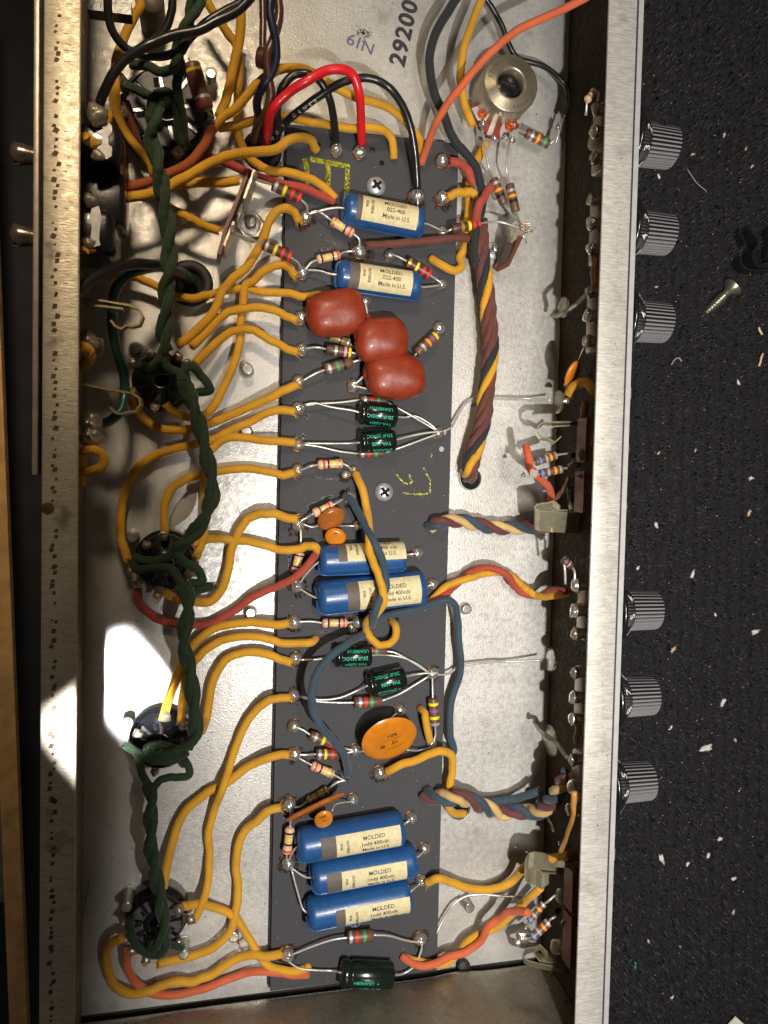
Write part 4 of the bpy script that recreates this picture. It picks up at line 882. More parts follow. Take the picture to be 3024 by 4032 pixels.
for k, (x, y) in enumerate(((605, 715), (600, 685), (650, 740))):
    g = G(); blob(g, P('n', x, y, 2.0), .07, .07, .06, SOLD2, k, .2, 9, 6); g.link('solder_joint', ts)
for sp_ in (['n', (650, 725, 2.0), (705, 742, 1.9)], ['n', (615, 770, 1.9), (650, 850, 1.7)]):
    V, F, UV = tube_geo(path(sp_), .04, 6); mk('cut_lead', V, F, LEAD, ts)

# ================================================================ round control lying on the floor
def trimpot():
    zt = 1.75; c = P('m', 405, 432, zt); R = 218 / 1.904 * 1.659 * scale_at(c); b = np.array([c[0], c[1], 0])
    t = thing('round_control', 'round steel cased control with a slotted black centre, top right of the chassis', 'potentiometer', b)
    g = G(); lathe(g, b, (0, 0, 1), [(.55, R * .97), (.6, R), (zt - .1, R), (zt - .03, R * .98), (zt, R * .93), (zt, R * .60), (zt + .03, R * .56), (zt + .02, R * .5), (zt - .12, R * .46), (zt - .35, R * .46)], CANM, 64, close=False); g.link('steel_case', t)
    g = G(); lathe(g, b, (0, 0, 1), [(zt - .45, R * .5), (zt - .3, R * .44), (zt - .26, R * .40), (zt - .26, .001)], BAKE, 36, close=False)
    a = rad(-14); Rm = np.array([[math.cos(a), -math.sin(a), 0], [math.sin(a), math.cos(a), 0], [0, 0, 1]]); g.link('slotted_core', t)
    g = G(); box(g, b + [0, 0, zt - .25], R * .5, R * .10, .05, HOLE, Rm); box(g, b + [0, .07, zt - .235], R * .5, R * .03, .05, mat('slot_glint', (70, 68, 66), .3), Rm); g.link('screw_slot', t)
    g = G(); lathe(g, b, (0, 0, 1), [(.0, R * .5), (.35, R * .5), (.35, R * .95), (.55, R * .95)], CAND, 32, close=False); g.link('mounting_base', t)
    # terminal wafer sticking out below
    q = lambda x, y, z: P('m', x, y, z)
    g = G(); pl = [q(*a_, .7) for a_ in ((105, 590), (150, 570), (240, 660), (330, 705), (440, 725), (470, 750), (430, 790), (370, 800), (320, 850), (250, 845), (190, 790), (120, 650))]
    prism(g, [(p_[0], p_[1]) for p_ in pl], .62, .74, mat('red_phenolic', (142, 52, 40), .4, 0, .2, 5)); g.link('terminal_wafer', t)
    for pts in ([(110, 620), (180, 595), (250, 670), (200, 735), (150, 700)], [(265, 705), (298, 715), (262, 822), (222, 815)], [(345, 722), (440, 735), (430, 790), (350, 800), (325, 850), (318, 800)]):
        g = G(); prism(g, [tuple(q(x, y, .8)[:2]) for x, y in pts], .745, .80, NUTM); g.link('contact_strip', t)
    for (x, y) in ((190, 660), (395, 755)):
        c2 = q(x, y, .86); g = G(); lathe(g, (c2[0], c2[1], .8), (0, 0, 1), [(0, .18), (.05, .17), (.06, .13), (.03, .11), (.05, .07), (.06, 0)], mat('copper_rivet', (196, 92, 44), .4, .5, .1, 5), 18, close=False); g.link('copper_rivet', t)
    g = G(); pts = [q(x, y, z) for x, y, z in ((345, 580, zt + .03), (380, 600, zt + .03), (345, 680, 1.1), (310, 660, 1.1))]; box(g, q(338, 628, 1.55), .2, .5, .07, CANM, Rm, .02); g.link('case_tab', t)
    for i, (x, y) in enumerate(((190, 735), (275, 850), (415, 860), (360, 845))):
        g = G(); blob(g, q(x, y, .9), .12, .13, .12, SOLD, i, .25, 10, 7); g.link('solder_joint', t)
    # embossed figures round the case
    s = 'CA4881 10K LIN 137.'; n = len(s)
    for k, ch in enumerate(s):
        if ch == ' ': continue
        a = rad(168 - k * 9.6); rr = R * .78; text_flat(ch, b + np.array([rr * math.cos(a), rr * math.sin(a), zt]), (math.sin(a), -math.cos(a), 0), (math.cos(a), math.sin(a), 0), (0, 0, 1), .21, mat('embossing', (104, 92, 74), .5, .4), t, bold=0, name='embossed_figure')
    for k, ch in enumerate('66364'):
        a = rad(-80 + k * 9.5); rr = R * .8; text_flat(ch, b + np.array([rr * math.cos(a), rr * math.sin(a), zt]), (-math.sin(a), math.cos(a), 0), (-math.cos(a), -math.sin(a), 0), (0, 0, 1), .2, MATS['embossing'], t, bold=0, name='embossed_figure')
trimpot()
s1 = G(); blob(s1, P('C', 325, 838, 1.1), .09, .2, .09, SOLD, 3, .1); o_ = tag(s1.link('solder_bead'), 'shiny bead of solder joining the thin black wire to the resistor with a green band', 'solder bead')

# ================================================================ wires
SM = 'short frayed '
W = wire
yg = 'yellow cloth wires'
W(['A', (905, -30, 1.6), (915, 50), (850, 160, 1.6), (790, 300), (755, 420, 2.0), (755, 600, 2.2), (765, 740, 2.0), (825, 870), (910, 985), (985, 1080, 1.6), (1040, 1230), (1110, 1355), (1210, 1410), (1330, 1475), (1430, 1505, 1.3)], 27, YEL, 'yellow cloth wire curling past both toggle switches to the lower lug of the terminal strip', fr=(0, 1), group=yg)
W(['A', (745, 500, 1.2), (735, 620), (745, 700), (715, 770), (690, 850, 1.0)], 24, YEL, 'short yellow cloth wire running down behind the upper toggle switch', group=yg)
W(['A', (1330, -40, 1.6), (1400, 90), (1480, 200), (1545, 310), (1560, 450, 1.4), (1555, 600), (1550, 780), (1560, 900, 1.1), (1640, 1040), 'B', (60, 1095, 1.0), (140, 1120), (280, 1140, 1.1), (400, 1185), (480, 1240), (530, 1300, .55)], 26, YEL, 'yellow cloth wire coming down from the top and ending above the topmost blue capacitor', group=yg)
W(['A', (1568, -30, 2.0), (1572, 120), (1558, 300), (1515, 480), (1480, 640), (1432, 765, 1.6)], 29, YEL, 'yellow cloth wire from the top edge to the foot of the maroon power resistor', group=yg)
W(['A', (1370, 870, 1.6), (1460, 770, 1.7), (1560, 690), 'B', (0, 570, 1.9), (80, 500), (180, 450), (290, 445), (390, 480), (490, 550, 1.6), (590, 600), (720, 650), (850, 690), (960, 760, 1.5), (1040, 850), (1085, 930), (1095, 1005, .6)], 27, YEL, 'long yellow cloth wire arching behind the red wire to the top right of the board', group=yg)
W(['A', (1425, 838, 1.3), (1560, 812, 1.3), 'B', (60, 775, .8), (200, 770), (330, 790, 1.0), (480, 812), (620, 838), (780, 835, 1.2), (870, 865), (905, 935), (912, 1040, .5)], 26, YEL, 'yellow cloth wire crossing the top of the board and hooking down into a hole', group=yg)
W(['A', (1010, 1240, 1.6), (1100, 1215), (1260, 1192, 1.6), (1400, 1192), (1560, 1180, 1.6)], 29, YEL, 'yellow cloth wire with a frayed end at the upper lug of the terminal strip', fr=(0, 1), group=yg)
W(['A', (640, 1305, 2.6), (850, 1288), (1010, 1255), (1150, 1190, 2.4), (1290, 1110), (1430, 1040), (1560, 1000, 2.2), 'B', (40, 990, 2.0), (140, 975), (220, 920, 1.6), (300, 893), (370, 920), (408, 980, .5)], 30, YEL, 'yellow cloth wire snaking from the left wall over the grommet into a board hole', group=yg)
W(['A', (1385, 835, 1.8), (1330, 960, 2.0), (1240, 1060), (1090, 1140, 2.2), (900, 1205), (700, 1240), (540, 1255, 2.6)], 29, cloth('shade_orange_cloth', (170, 84, 34), (90, 45, 20), .5), 'yellow cloth wire coloured orange for shade, from the big socket to the left wall', group='orange cloth wires')  # shaded run of a yellow wire, shade put into the cloth colour
W(['A', (1060, 1180, 1.6), (1220, 1105, 1.5), (1350, 1035, 1.4), (1440, 1045), (1530, 1085), (1620, 1130, 1.2), 'B', (60, 1165, .95), (200, 1205), (330, 1230, .85), (440, 1275), (528, 1318, .55)], 27, REDC, 'brick red cloth wire passing under the terminal strip lug to the board', group='orange cloth wires')
W(['A', (820, 660, 1.6), (860, 800, 1.5), (900, 930), (960, 1050, 1.2), (1010, 1130, 1.0)], 27, cloth('dark_red_cloth', (110, 50, 36), (60, 30, 20), .5), 'dark red cloth wire dropping from the left lug of the big socket', group='orange cloth wires')
W(['A', (705, -40, 5.0), (710, 110), (745, 220), (830, 315, 4.4), (960, 365), (1090, 362), (1190, 310), (1260, 230, 4.2), (1350, 140), (1460, 75), (1600, 0), (1680, -50, 4.2)], 24, VBLK, 'smooth black cord making a deep U at the top left', amp=.004, group='black vinyl cords')
W(['A', (1128, -40, 4.0), (1118, 90), (1075, 200), (990, 280, 3.6), (900, 330, 3.4)], 24, VBLK, 'smooth black cord dropping from the top into the U shaped cord', amp=.004, group='black vinyl cords')
W(['A', (1660, -40, 5.0), (1550, 70), (1420, 135, 5.0), (1300, 195), (1150, 225, 4.9), (1030, 265), (920, 320, 4.8), (800, 405), (720, 515, 4.5), (670, 620), (642, 720, 4.0)], 29, VBLK, 'smooth black cord slanting down to the lug of the upper toggle switch', amp=.004, group='black vinyl cords')
W(['B', (150, -40, 3.0), (165, 80), (135, 230), (85, 370, 2.8), (95, 500), (110, 620), (80, 730, 2.0), (20, 840), (0, 930, .6)], 28, VBRN, 'smooth brown wire winding down to the grommet at the board corner', amp=.004)
W(['B', (110, -40, 3.2), (105, 90), (135, 230, 3.0), (145, 360), (120, 470), (60, 560, 2.4), (20, 670), (35, 780), (45, 930, .6)], 27, VNAV, 'smooth navy wire winding down to the grommet at the board corner', amp=.004)
W(['B', (55, -40, 2.0), (60, 150), (58, 330), (90, 480, 1.8), (105, 640), (100, 800), (60, 940, .4)], 22, VBRN, 'dark brown wire behind the navy one at the upper edge', amp=.004)
g = G(); c = P('b', 1620, 950, 2.4); lathe(g, c + np.array([-.2, 0, 0]), (1, -.2, .3), [(k * .06, .3 + .03 * (k % 2)) for k in range(9)], VBRN, 20); tag(g.link('ribbed_strain_relief'), 'ribbed dark plug behind the twisted navy and brown wires', 'plug')
W(['B', (150, 925, .5), (150, 800, 1.6), (155, 690), (190, 560, 2.4), (270, 485), (350, 482, 2.6), (430, 530), (490, 640, 2.2), (522, 780, 1.6), (535, 925, .85)], 25, VBLK, 'short black wire looping from the grommet to a solder joint at the board top', amp=.004, bare=(0, 1))
rw = W(['B', (85, 960, .4), (90, 850, 1.6), (120, 720, 2.4), (220, 610), (350, 525, 3.0), (470, 462), (570, 452, 3.0), (645, 490), (685, 600, 2.6), (698, 760, 1.8), (706, 945, .85)], 29, VRED, 'bright red wire looping over the black ones onto the board', amp=.004, bare=(0, 1))
bw = W(['B', (130, 930, .5), (180, 830, 1.2), (300, 720, 2.0), (440, 620, 2.3), (560, 545), (680, 512, 2.4), (790, 520), (890, 580, 2.4), (970, 690), (1020, 820, 1.8), (1050, 980), (1062, 1120), (1068, 1235, .95)], 25, VBLK, 'long black wire with white printing arching to the right end of the board top', amp=.004, bare=(0, 1))
for ch, x, y in (('O', 120, 905), ('O', 152, 868), ('·', 170, 845), ('V', 188, 822), ('G', 262, 756), ('E', 298, 730), ('N', 332, 706), ('E', 368, 684), ('R', 402, 660)):
    zz = 1.0 + (x - 120) / 280 * 1.45 + .26; p_ = P('B', x, y, zz); d_ = unit(P('B', x + 10, y - 8.5, zz) - p_); text_flat(ch, p_, d_, np.cross([0, 0, 1], d_), (0, 0, 1), .17, WHTG, bw, bold=0)
W(['B', (1345, -40, 1.6), (1265, 80), (1195, 200, 1.5), (1155, 330), (1150, 470), (1175, 600, 1.4), (1235, 740), (1290, 880), (1340, 960, 1.2), (1420, 1040), (1465, 1130), (1490, 1260, 1.1), (1485, 1380), (1455, 1490), (1440, 1640), 'E', (1455, 60, 1.2)], 29, BLK, 'black cloth wire running from the top edge down into the wire bundle')
W(['B', (1500, -40, 1.6), (1440, 110), (1385, 260, 1.8), (1352, 420), (1355, 560, 1.7), (1385, 700), (1425, 815, 1.3)], 27, YEL, 'yellow cloth wire with a frayed end at the left of the round control', fr=(0, 1), group=yg)
W(['C', (620, -80, 4.2), (450, 15, 4.0), (300, 90), (120, 165, 3.6), 'B', (1670, 235), (1560, 325, 3.2), (1455, 440), (1360, 560, 2.6), (1255, 690), (1190, 810, 1.8), (1140, 940), (1092, 1070, .55)], 26, ORG, 'orange cloth wire sweeping from the top right down to the board corner', group='orange cloth wires')
W(['B', (1490, -40, 1.2), (1560, 60), (1620, 170, 1.0), (1660, 280), (1720, 380, .8), 'C', (150, 408, .9), (240, 438), (330, 505, 1.2), (388, 580), (390, 670), (362, 770, 1.2)], 18, VBLK, 'thin black wire passing behind the round control to a solder bead', amp=.004, bare=(0, 1))
W(['B', (1515, 930, .7), (1475, 1010), (1425, 1110, .5), (1400, 1240), (1398, 1380), (1385, 1500, .5), (1372, 1620), 'E', (1345, 20, .5), (1352, 90, .7), (1300, 105), (1230, 75, .8), (1155, 28, .5)], 27, YEL, 'yellow cloth wire running straight down the right board edge and hooking back', group=yg)
W(['B', (1262, 1285, .8), (1340, 1258, .95), (1420, 1258), (1455, 1290, .9)], 28, YEL, 'stubby yellow cloth wire bent towards the wire bundle at the upper right joint', fr=(1, 0), group=yg)
W(['B', (1285, 1055, .85), (1345, 1065), (1395, 1120, 1.0), (1440, 1200, .9)], 29, REDC, 'short frayed brown red wire from the top right solder joint', fr=(1, 0))
W(['B', (1545, 1215, 1.3), (1510, 1275), (1470, 1340, 1.5), (1450, 1440, 1.2)], 28, REDC, 'short brown red wire bent over the black cloth wire')
W(['B', (735, 1600, .8), (850, 1600, .95), (1000, 1582), (1180, 1572), (1320, 1555), (1412, 1560, .95)], 25, BRN, 'straight brown cloth wire between the two upper blue capacitors', fr=(1, 1))
twist(['B', (1470, 1440, .9), (1480, 1560), 'E', (1490, 40, .95), (1510, 180), (1525, 320), (1535, 450), (1545, 560), (1542, 680), (1525, 820), (1512, 960), (1500, 1080), (1465, 1200), (1435, 1310), (1410, 1400, .9), (1405, 1455, .15)], 27, [BRN, YEL, BLK, MAR, BRN], 'long thick bundle of twisted brown, black and yellow cloth wires right of the board', hr=31, pitch=560, name='wire_bundle', cat='wire bundle')
# left board edge
EE = .72
W(['E', (268, 140, EE), (235, 95), (180, 72, 1.0), (110, 85), (50, 120, .8), (0, 170), 'D', (1605, 210, .6), (1585, 330), (1575, 460, .5), (1555, 620), (1510, 760), (1455, 880, .5), (1400, 990), (1310, 1065), (1200, 1060, .7), (1120, 1020), (1075, 975, 1.1)], 26, YEL, 'yellow cloth wire from the second eyelet swinging to the foot of the second tube socket', group=yg, fr=(1, 0))
W(['B', (290, 1440, EE), (255, 1380), (195, 1358, 1.1), (140, 1385), (95, 1460), (60, 1560, .8), (10, 1660), 'D', (1600, 90, .6), (1520, 160), (1450, 250, .9), (1400, 370), (1310, 480), (1165, 600, 1.3)], 27, YEL, 'yellow cloth wire from the first left eyelet swinging to the top of the second socket', group=yg, fr=(1, 0))
W(['E', (275, 432, EE), (200, 400), (110, 362, .8), (0, 352), 'D', (1590, 358), (1500, 375, .7), (1420, 430), (1340, 520), (1255, 605, 1.3)], 26, YEL, 'yellow cloth wire from the eyelet left of the first red capacitor', group=yg, fr=(1, 0))
W(['E', (278, 640, EE), (210, 615), (120, 570, .8), (20, 510), 'D', (1610, 490), (1520, 505, .7), (1430, 565), (1340, 650), (1275, 715, 1.3)], 26, YEL, 'yellow cloth wire from the eyelet joined to the pink banded resistor', group=yg, fr=(1, 0))
W(['E', (435, 268, .52), (340, 275, .7), (210, 258), (100, 250, .5), (0, 236), 'D', (1560, 225, .5), (1460, 240), (1350, 270, .5), (1240, 288), (1140, 270), (1050, 225, .7), (960, 180), (860, 148), (700, 150, .8)], 25, YEL, 'yellow cloth wire crossing below the big grommet and vanishing under the first red capacitor', group=yg)
W(['E', (280, 855, EE), (200, 885), (110, 935, .8), (0, 985), 'D', (1590, 1015, .5), (1470, 1070), (1340, 1115, .4), (1200, 1148), (1060, 1145), (950, 1085, .5), (880, 1000), (855, 880, 1.2)], 27, YEL, 'yellow cloth wire curving under the second tube socket to its left lug', group=yg, fr=(1, 0))
W(['E', (265, 1032, EE), (170, 1018, .8), (60, 1050), 'D', (1640, 1095, .5), (1530, 1140), (1430, 1190, .5), (1300, 1235), (1150, 1275), (1000, 1325, .4), (900, 1395), (840, 1500), (800, 1620, .4), 'G', (790, 60, .5), (795, 200), (835, 360, 1.2)], 26, YEL, 'yellow cloth wire making a wide bend left to the third tube socket', group=yg, fr=(1, 0))
W(['E', (260, 1232, EE), (160, 1222, .8), (50, 1215), 'D', (1600, 1200, .5), (1500, 1200), (1420, 1240, .5), (1360, 1320), (1338, 1450, .4), (1338, 1620), 'G', (1338, 120, .6), (1325, 220), (1285, 325, 1.2)], 26, YEL, 'yellow cloth wire falling straight down to the right side of the third tube socket', group=yg, fr=(1, 0))
W(['E', (258, 1428, EE), (180, 1442, .8), (60, 1418), 'D', (1600, 1402, .5), (1480, 1412), (1360, 1428, .5), (1240, 1460), (1140, 1520, .5), (1085, 1610), 'G', (1072, 30, .7), (1082, 160, 1.3)], 26, YEL, 'yellow cloth wire arriving at the top lug of the third tube socket', group=yg, fr=(1, 0))
W(['H', (280, 72, .8), (200, 60), (110, 35, .9), (20, 42), 'G', (1620, 75, .6), (1560, 160), (1515, 270, .5), (1490, 400), (1450, 530), (1370, 615, .5), (1260, 612), (1150, 588, .6), (1075, 550, 1.2)], 28, YEL, 'yellow cloth wire in a deep S from the crusty eyelet to the third tube socket', group=yg, fr=(1, 0))
W(['H', (415, 290, .95), (400, 252, 1.1), (350, 250), (280, 270, .9), (170, 272), (80, 245, .7), (-40, 218), 'G', (1540, 212, .5), (1420, 200), (1340, 210, .7), (1262, 225, 1.2)], 27, YEL, 'yellow cloth wire hooked at the end of the upper crossing blue capacitor', group=yg)
W(['H', (405, 308, 1.0), (375, 345, 1.3), (320, 410, 1.3), (240, 470), (150, 515, .9), (30, 560), 'G', (1600, 620, .5), (1480, 705), (1350, 755, .4), (1200, 765), (1050, 735, .4), (950, 670), (905, 600), (897, 535, 1.1)], 25, REDC, 'long red cloth wire curving under the green pair to the third tube socket', group='orange cloth wires')
W(['H', (222, 752, EE), (150, 765, .8), (50, 755), 'G', (1600, 748, .5), (1480, 765), (1370, 805, .5), (1270, 885), (1200, 990), (1150, 1120, .6), (1100, 1250), (1065, 1385, 1.3)], 27, YEL, 'yellow cloth wire arching to the upper left lug of the fourth tube socket', group=yg, fr=(1, 0))
W(['H', (402, 858, .5), (370, 878, .8), (290, 885), (180, 882, .7), (80, 850), 'G', (1640, 840, .5), (1500, 850), (1390, 895, .5), (1290, 980), (1225, 1100), (1195, 1240, .6), (1182, 1390, 1.3)], 26, YEL, 'yellow cloth wire whose end rests on the board below the beige resistor', group=yg)
W(['H', (238, 1010, EE), (160, 985, .8), (60, 950), 'G', (1600, 945, .5), (1500, 975), (1430, 1050, .5), (1385, 1150), (1362, 1280), (1345, 1380, .6), (1315, 1460, 1.2)], 27, YEL, 'yellow cloth wire curving to the right side of the fourth tube socket', group=yg, fr=(1, 0))
W(['H', (232, 1240, EE), (140, 1245, .8), (50, 1290), 'G', (1640, 1360, .5), (1580, 1460), (1530, 1590, .4), 'J', (1490, 60, .6), (1450, 180, .9), (1395, 320, .5), (1365, 450), (1368, 600, .4), (1362, 760), (1335, 880), (1300, 980), (1260, 1045, 1.2)], 26, YEL, 'yellow cloth wire with a gentle wave reaching the right lug of the lowest tube socket', group=yg, fr=(1, 0))
W(['H', (230, 1610, EE), (130, 1620, .8), (0, 1668), 'J', (1580, 60, .5), (1470, 140), (1340, 210, .4), (1230, 300), (1160, 410, .5), (1125, 540), (1090, 680), (1065, 830, 1.2)], 27, YEL, 'yellow cloth wire slanting behind another down to the top of the lowest tube socket', group=yg, fr=(1, 0))
W(['K', (170, 298, EE), (90, 322, .8), (10, 395), 'J', (1610, 440, .5), (1560, 540), (1545, 680, .4), (1555, 820), (1545, 950), (1510, 1090, .5), (1420, 1190), (1290, 1255, .5), (1150, 1292), (1035, 1318, 1.0)], 27, YEL, 'yellow cloth wire looping from beside the brown disc to the foot of the lowest socket', group=yg, fr=(1, 1))
W(['J', (1185, 942, 1.2), (1290, 930, .9), (1410, 955, .5), (1520, 1005), (1590, 1090, .4), (1650, 1190), 'K', (50, 1290, .6), (130, 1345), (230, 1368, .75), (330, 1352), (360, 1335, .5)], 26, YEL, 'yellow cloth wire from the lowest socket ending under the bottom left board joint', group=yg)
W(['K', (178, 1255, EE), (80, 1270, .8), (0, 1262), 'J', (1580, 1275, .5), (1470, 1330), (1370, 1395, .4), (1260, 1435), (1150, 1432, .6), (1060, 1460), (960, 1500, .7), (850, 1510), (755, 1460, .6), (705, 1360), (697, 1240, .8), (735, 1180), (805, 1148, 1.2)], 28, YEL, 'yellow cloth wire making the lowest big loop at the bottom left', group=yg, fr=(1, 0))
W(['K', (352, 1388, .5), (230, 1385, .7), (100, 1372, .6), (0, 1368), 'J', (1600, 1382, .3), (1450, 1435), (1300, 1490, .3), (1150, 1520), (1030, 1520, .4), (930, 1475), (855, 1400, .7), (830, 1300), (835, 1215, 1.2)], 25, ORG, 'orange cloth wire running beneath the lowest yellow loop', group='orange cloth wires')
# blue wires and the crossing yellow one
W(['E', (590, 1570, .75), (650, 1630, 1.1), 'H', (680, 30, 1.3), (740, 140, 1.8), (790, 240, 2.1), (835, 340, 2.2), (860, 440, 2.3), (862, 520, 2.2), (820, 600, 2.3), (785, 690, 2.2), (770, 775, 1.2)], 27, BLU, 'slate blue cloth wire crossing over two blue capacitors', group='blue cloth wires')
W(['E', (660, 1432, .8), (695, 1500, 1.1), (725, 1600), 'H', (735, 20, 1.3), (752, 150, 1.8), (755, 280, 2.05), (790, 380, 2.2), (825, 480, 2.25), (848, 560, 2.35), (840, 640), (790, 700, 1.9), (735, 740, 1.4), (742, 810, 1.1), (795, 880), (865, 893, 1.0), (922, 850), (928, 780, .9), (895, 738, .5)], 27, YEL, 'yellow cloth wire twisting over two blue capacitors and ending in a round curl', group=yg)
W(['H', (800, 718, 1.3), (920, 690, 1.1), (1040, 665), (1160, 628, 1.1), (1250, 602), (1310, 625, 1.2), (1330, 730, .9), (1335, 860), (1350, 980, .8), (1345, 1090), (1305, 1210, .7), (1280, 1350), (1282, 1470, .7), (1305, 1580), 'K', (1290, -30, .5)], 24, BLU, 'slate blue cloth wire leaving the board and running down its right edge', group='blue cloth wires')
W(['H', (725, 820, 1.0), (620, 880, 1.8), (500, 970, 2.2), (420, 1070), (380, 1190, 2.4), (385, 1310), (430, 1420, 2.2), (510, 1510), (580, 1600, 1.6), 'K', (605, 20, 1.1), (612, 85, .75)], 27, BLU, 'slate blue cloth wire bulging in a long arc over the lower board', fr=(0, 1), group='blue cloth wires')
W(['H', (1085, 1305, .5), (1112, 1340, 1.0), (1128, 1430, 1.1), (1150, 1525, .8)], 25, YEL, 'short yellow cloth wire beside the resistor with two yellow bands', group=yg)
W(['K', (870, 62, .8), (950, 22, 1.1), (1060, -15, 1.1), (1160, -55), (1240, -70, 1.2), (1290, -35, 1.0), (1295, 60, .8), (1275, 170), (1268, 280, .7), (1310, 335, .4), (1375, 335, .15)], 28, YEL, 'yellow cloth wire turning down from the board into the lower right cable hole', fr=(1, 0), group=yg)
twist(['H', (1150, 118, .5), (1200, 100, .9), (1320, 85), (1450, 105, .7), (1580, 128), 'I', (60, 128, .8), (160, 125, 1.2), (300, 110, 2.4)], 25, [CRM, MAR, BLU], 'twisted cream, maroon and blue cloth wires leaving the middle of the board', hr=24, pitch=330, phase=1.2)
twist(['H', (1095, 650, .7), (1180, 600, .8), (1290, 510, .7), (1390, 455), (1480, 415, .7), (1580, 410), (1659, 440), 'I', (50, 490, .8), (110, 545), (190, 572, 1.1), (290, 555), (390, 550, 2.6)], 25, [YEL, REDC], 'loosely twisted yellow and red cloth wires reaching the fourth panel control', hr=19, pitch=560, phase=2.4)
twist(['K', (1115, 205, .5), (1200, 230, 1.0), (1310, 235, 1.4), (1400, 245), (1500, 290, 1.1), (1600, 325, .8), 'L', (60, 320), (150, 330, 1.2), (240, 300, 2.0), (330, 190, 3.0), (390, 80, 3.6)], 27, [CRM, BLU, MAR], 'knotted cream, maroon and blue cloth wires curling to the lowest panel control', hr=30, pitch=360, phase=2.0)
W(['K', (1380, 210, .9), (1480, 260, .9), (1600, 255, .8), 'L', (60, 235, 1.0), (195, 195, 1.6)], 26, BLU, 'faded blue cloth wire with a frayed end above the knotted wires', fr=(0, 1), group='blue cloth wires')
W(['K', (1128, 788, .8), (1200, 762, 1.1), (1290, 785, .9), (1400, 822), (1530, 835, .7), (1640, 805), 'L', (50, 755, 1.0), (110, 690), (190, 645, 2.0), (290, 630), (400, 610, 3.0)], 28, YEL, 'yellow cloth wire going from the lowest blue capacitor joint to the bottom jack', fr=(1, 0), group=yg)
W(['L', (430, 190, 5.0), (430, 330, 4.8), (400, 460, 4.2), (350, 590, 3.4)], 22, mat('tan_vinyl', (170, 122, 60), .45), 'tan insulated wire dropping behind the lip near the bottom jacks')
W(['L', (215, 820, 2.4), (150, 880, 2.0), (70, 950, 1.4), (0, 1020), 'K', (1560, 1095, .8), (1460, 1130), (1390, 1180, .8), (1330, 1250), (1240, 1320, .6), (1140, 1315), (1060, 1300, .7), (985, 1275, .5)], 26, YEL, 'yellow cloth wire of the loose pair at the bottom right of the board', group=yg)
W(['L', (135, 990, 3.0), (60, 975, 2.4), (0, 985), 'K', (1600, 1020, 1.6), (1530, 1080), (1480, 1170, 1.1), (1380, 1240), (1270, 1275, 1.0), (1180, 1315), (1080, 1330, .9), (965, 1270, .5)], 26, ORG, 'orange cloth wire of the loose pair at the bottom right of the board', group='orange cloth wires')
def bare(sp_, label, r=.046): return wire(sp_, r, LEAD, label, name='bare_wire', cat='bare wire', pts=path(sp_), amp=.004, segs=7)
bare(['E', (1240, 1160, .55), (1290, 1130), (1330, 1060, .4), (1385, 975), (1430, 945, .3), (1659, 942), 'F', (140, 945, .4), (285, 955, 1.0)], 'thin bare wire leaving the board at the two joined capacitors and running straight right')
bare(['H', (1180, 1090, .6), (1270, 1082, .5), (1340, 1035, .4), (1420, 1020), (1560, 1005), 'I', (0, 1002, .4), (225, 995, .9)], 'thin bare wire running right across the floor to the solder blob on the front wall')
bare(['K', (1195, 1120, .5), (1235, 1030, .4), (1300, 935), (1380, 880, .4), (1480, 865), (1600, 875), 'L', (90, 885, .8)], 'thin bare wire curving over the coarse screw end near the bottom')
# mains wires at the left
W(['D', (480, 300, 5.0), (560, 200, 4.6), (680, 120, 4.2), (830, 70, 3.6), (960, 68, 3.0), (1080, 90, 2.2), (1180, 130, 1.2), (1230, 190, .2)], 33, VBLK, 'thick black mains wire arching into the large grommet', amp=.004, group='mains wires')
W(['D', (640, 1115, 2.6), (720, 1090, 2.4), (790, 1020, 2.2), (815, 900, 2.0), (805, 780, 2.2), (765, 640, 2.6), (735, 480, 3.0), (735, 330, 3.2), (765, 210, 3.2), (850, 130, 3.0), (960, 95, 2.6), (1080, 90, 2.0), (1180, 115, 1.2), (1260, 175, .3)], 29, VGRN, 'thick dark green earth wire bowing down along the left wall', amp=.004, group='mains wires')
W(['D', (520, 1430, 3.0), (600, 1415), (670, 1380, 3.4), (665, 1310), (600, 1280, 3.6), (540, 1310, 3.4), (530, 1400, 3.0), (530, 1500, 2.8)], 30, YEL, 'curled yellow cloth wire peeping out beside the left lip', group=yg)
W(['D', (500, 600, 4.6), (560, 620, 4.4), (590, 660, 4.2), (560, 720, 3.8), (540, 740, 3.6)], 34, YEL, 'stub of yellow cloth wire with a ragged tip at the left jack', fr=(1, 0), group=yg)

# green heater pairs
gp = 'twisted green cloth wire pairs'
def greens(spec, ends, label, pitch=330, phase=0.0, r=33):
    t = twist(spec, r * .88, [GRN, GRN], label, hr=r * .72, pitch=pitch, phase=phase, name='green_wire_pair', cat='twisted wires', group=gp)
    for k, sp_ in enumerate(ends):
        raw = path(sp_); c = wob(catmull(raw, 6), .01); R = (r - 5) * scale_at(c[len(c) // 2]); V, F, UV = tube_geo(c, R, 9)
        g = G(); g.add(V, F, GRN); n0 = len(UV); fray(g, c[-1], c[-1] - c[-2], R, GRN, 20, .16); UV = list(UV) + [(0, 0)] * (sum(len(f) for f in g.f) - len(UV))
        mk('wire_tail', g.v, g.f, g.mats, t, g.m, True, UV)
greens(['A', (1310, -60, 4.8), (1265, 60), (1225, 170, 4.6), (1180, 290), (1160, 400, 4.2), (1160, 470, 3.8)], [['A', (1160, 430, 3.8), (1060, 470), (960, 430, 3.0), (860, 425, 2.4)], ['A', (1165, 450, 3.8), (1160, 600, 3.4), (1190, 750), (1205, 930, 2.2)]], 'green cloth pair dropping from the top edge onto the big socket', 420, .4)
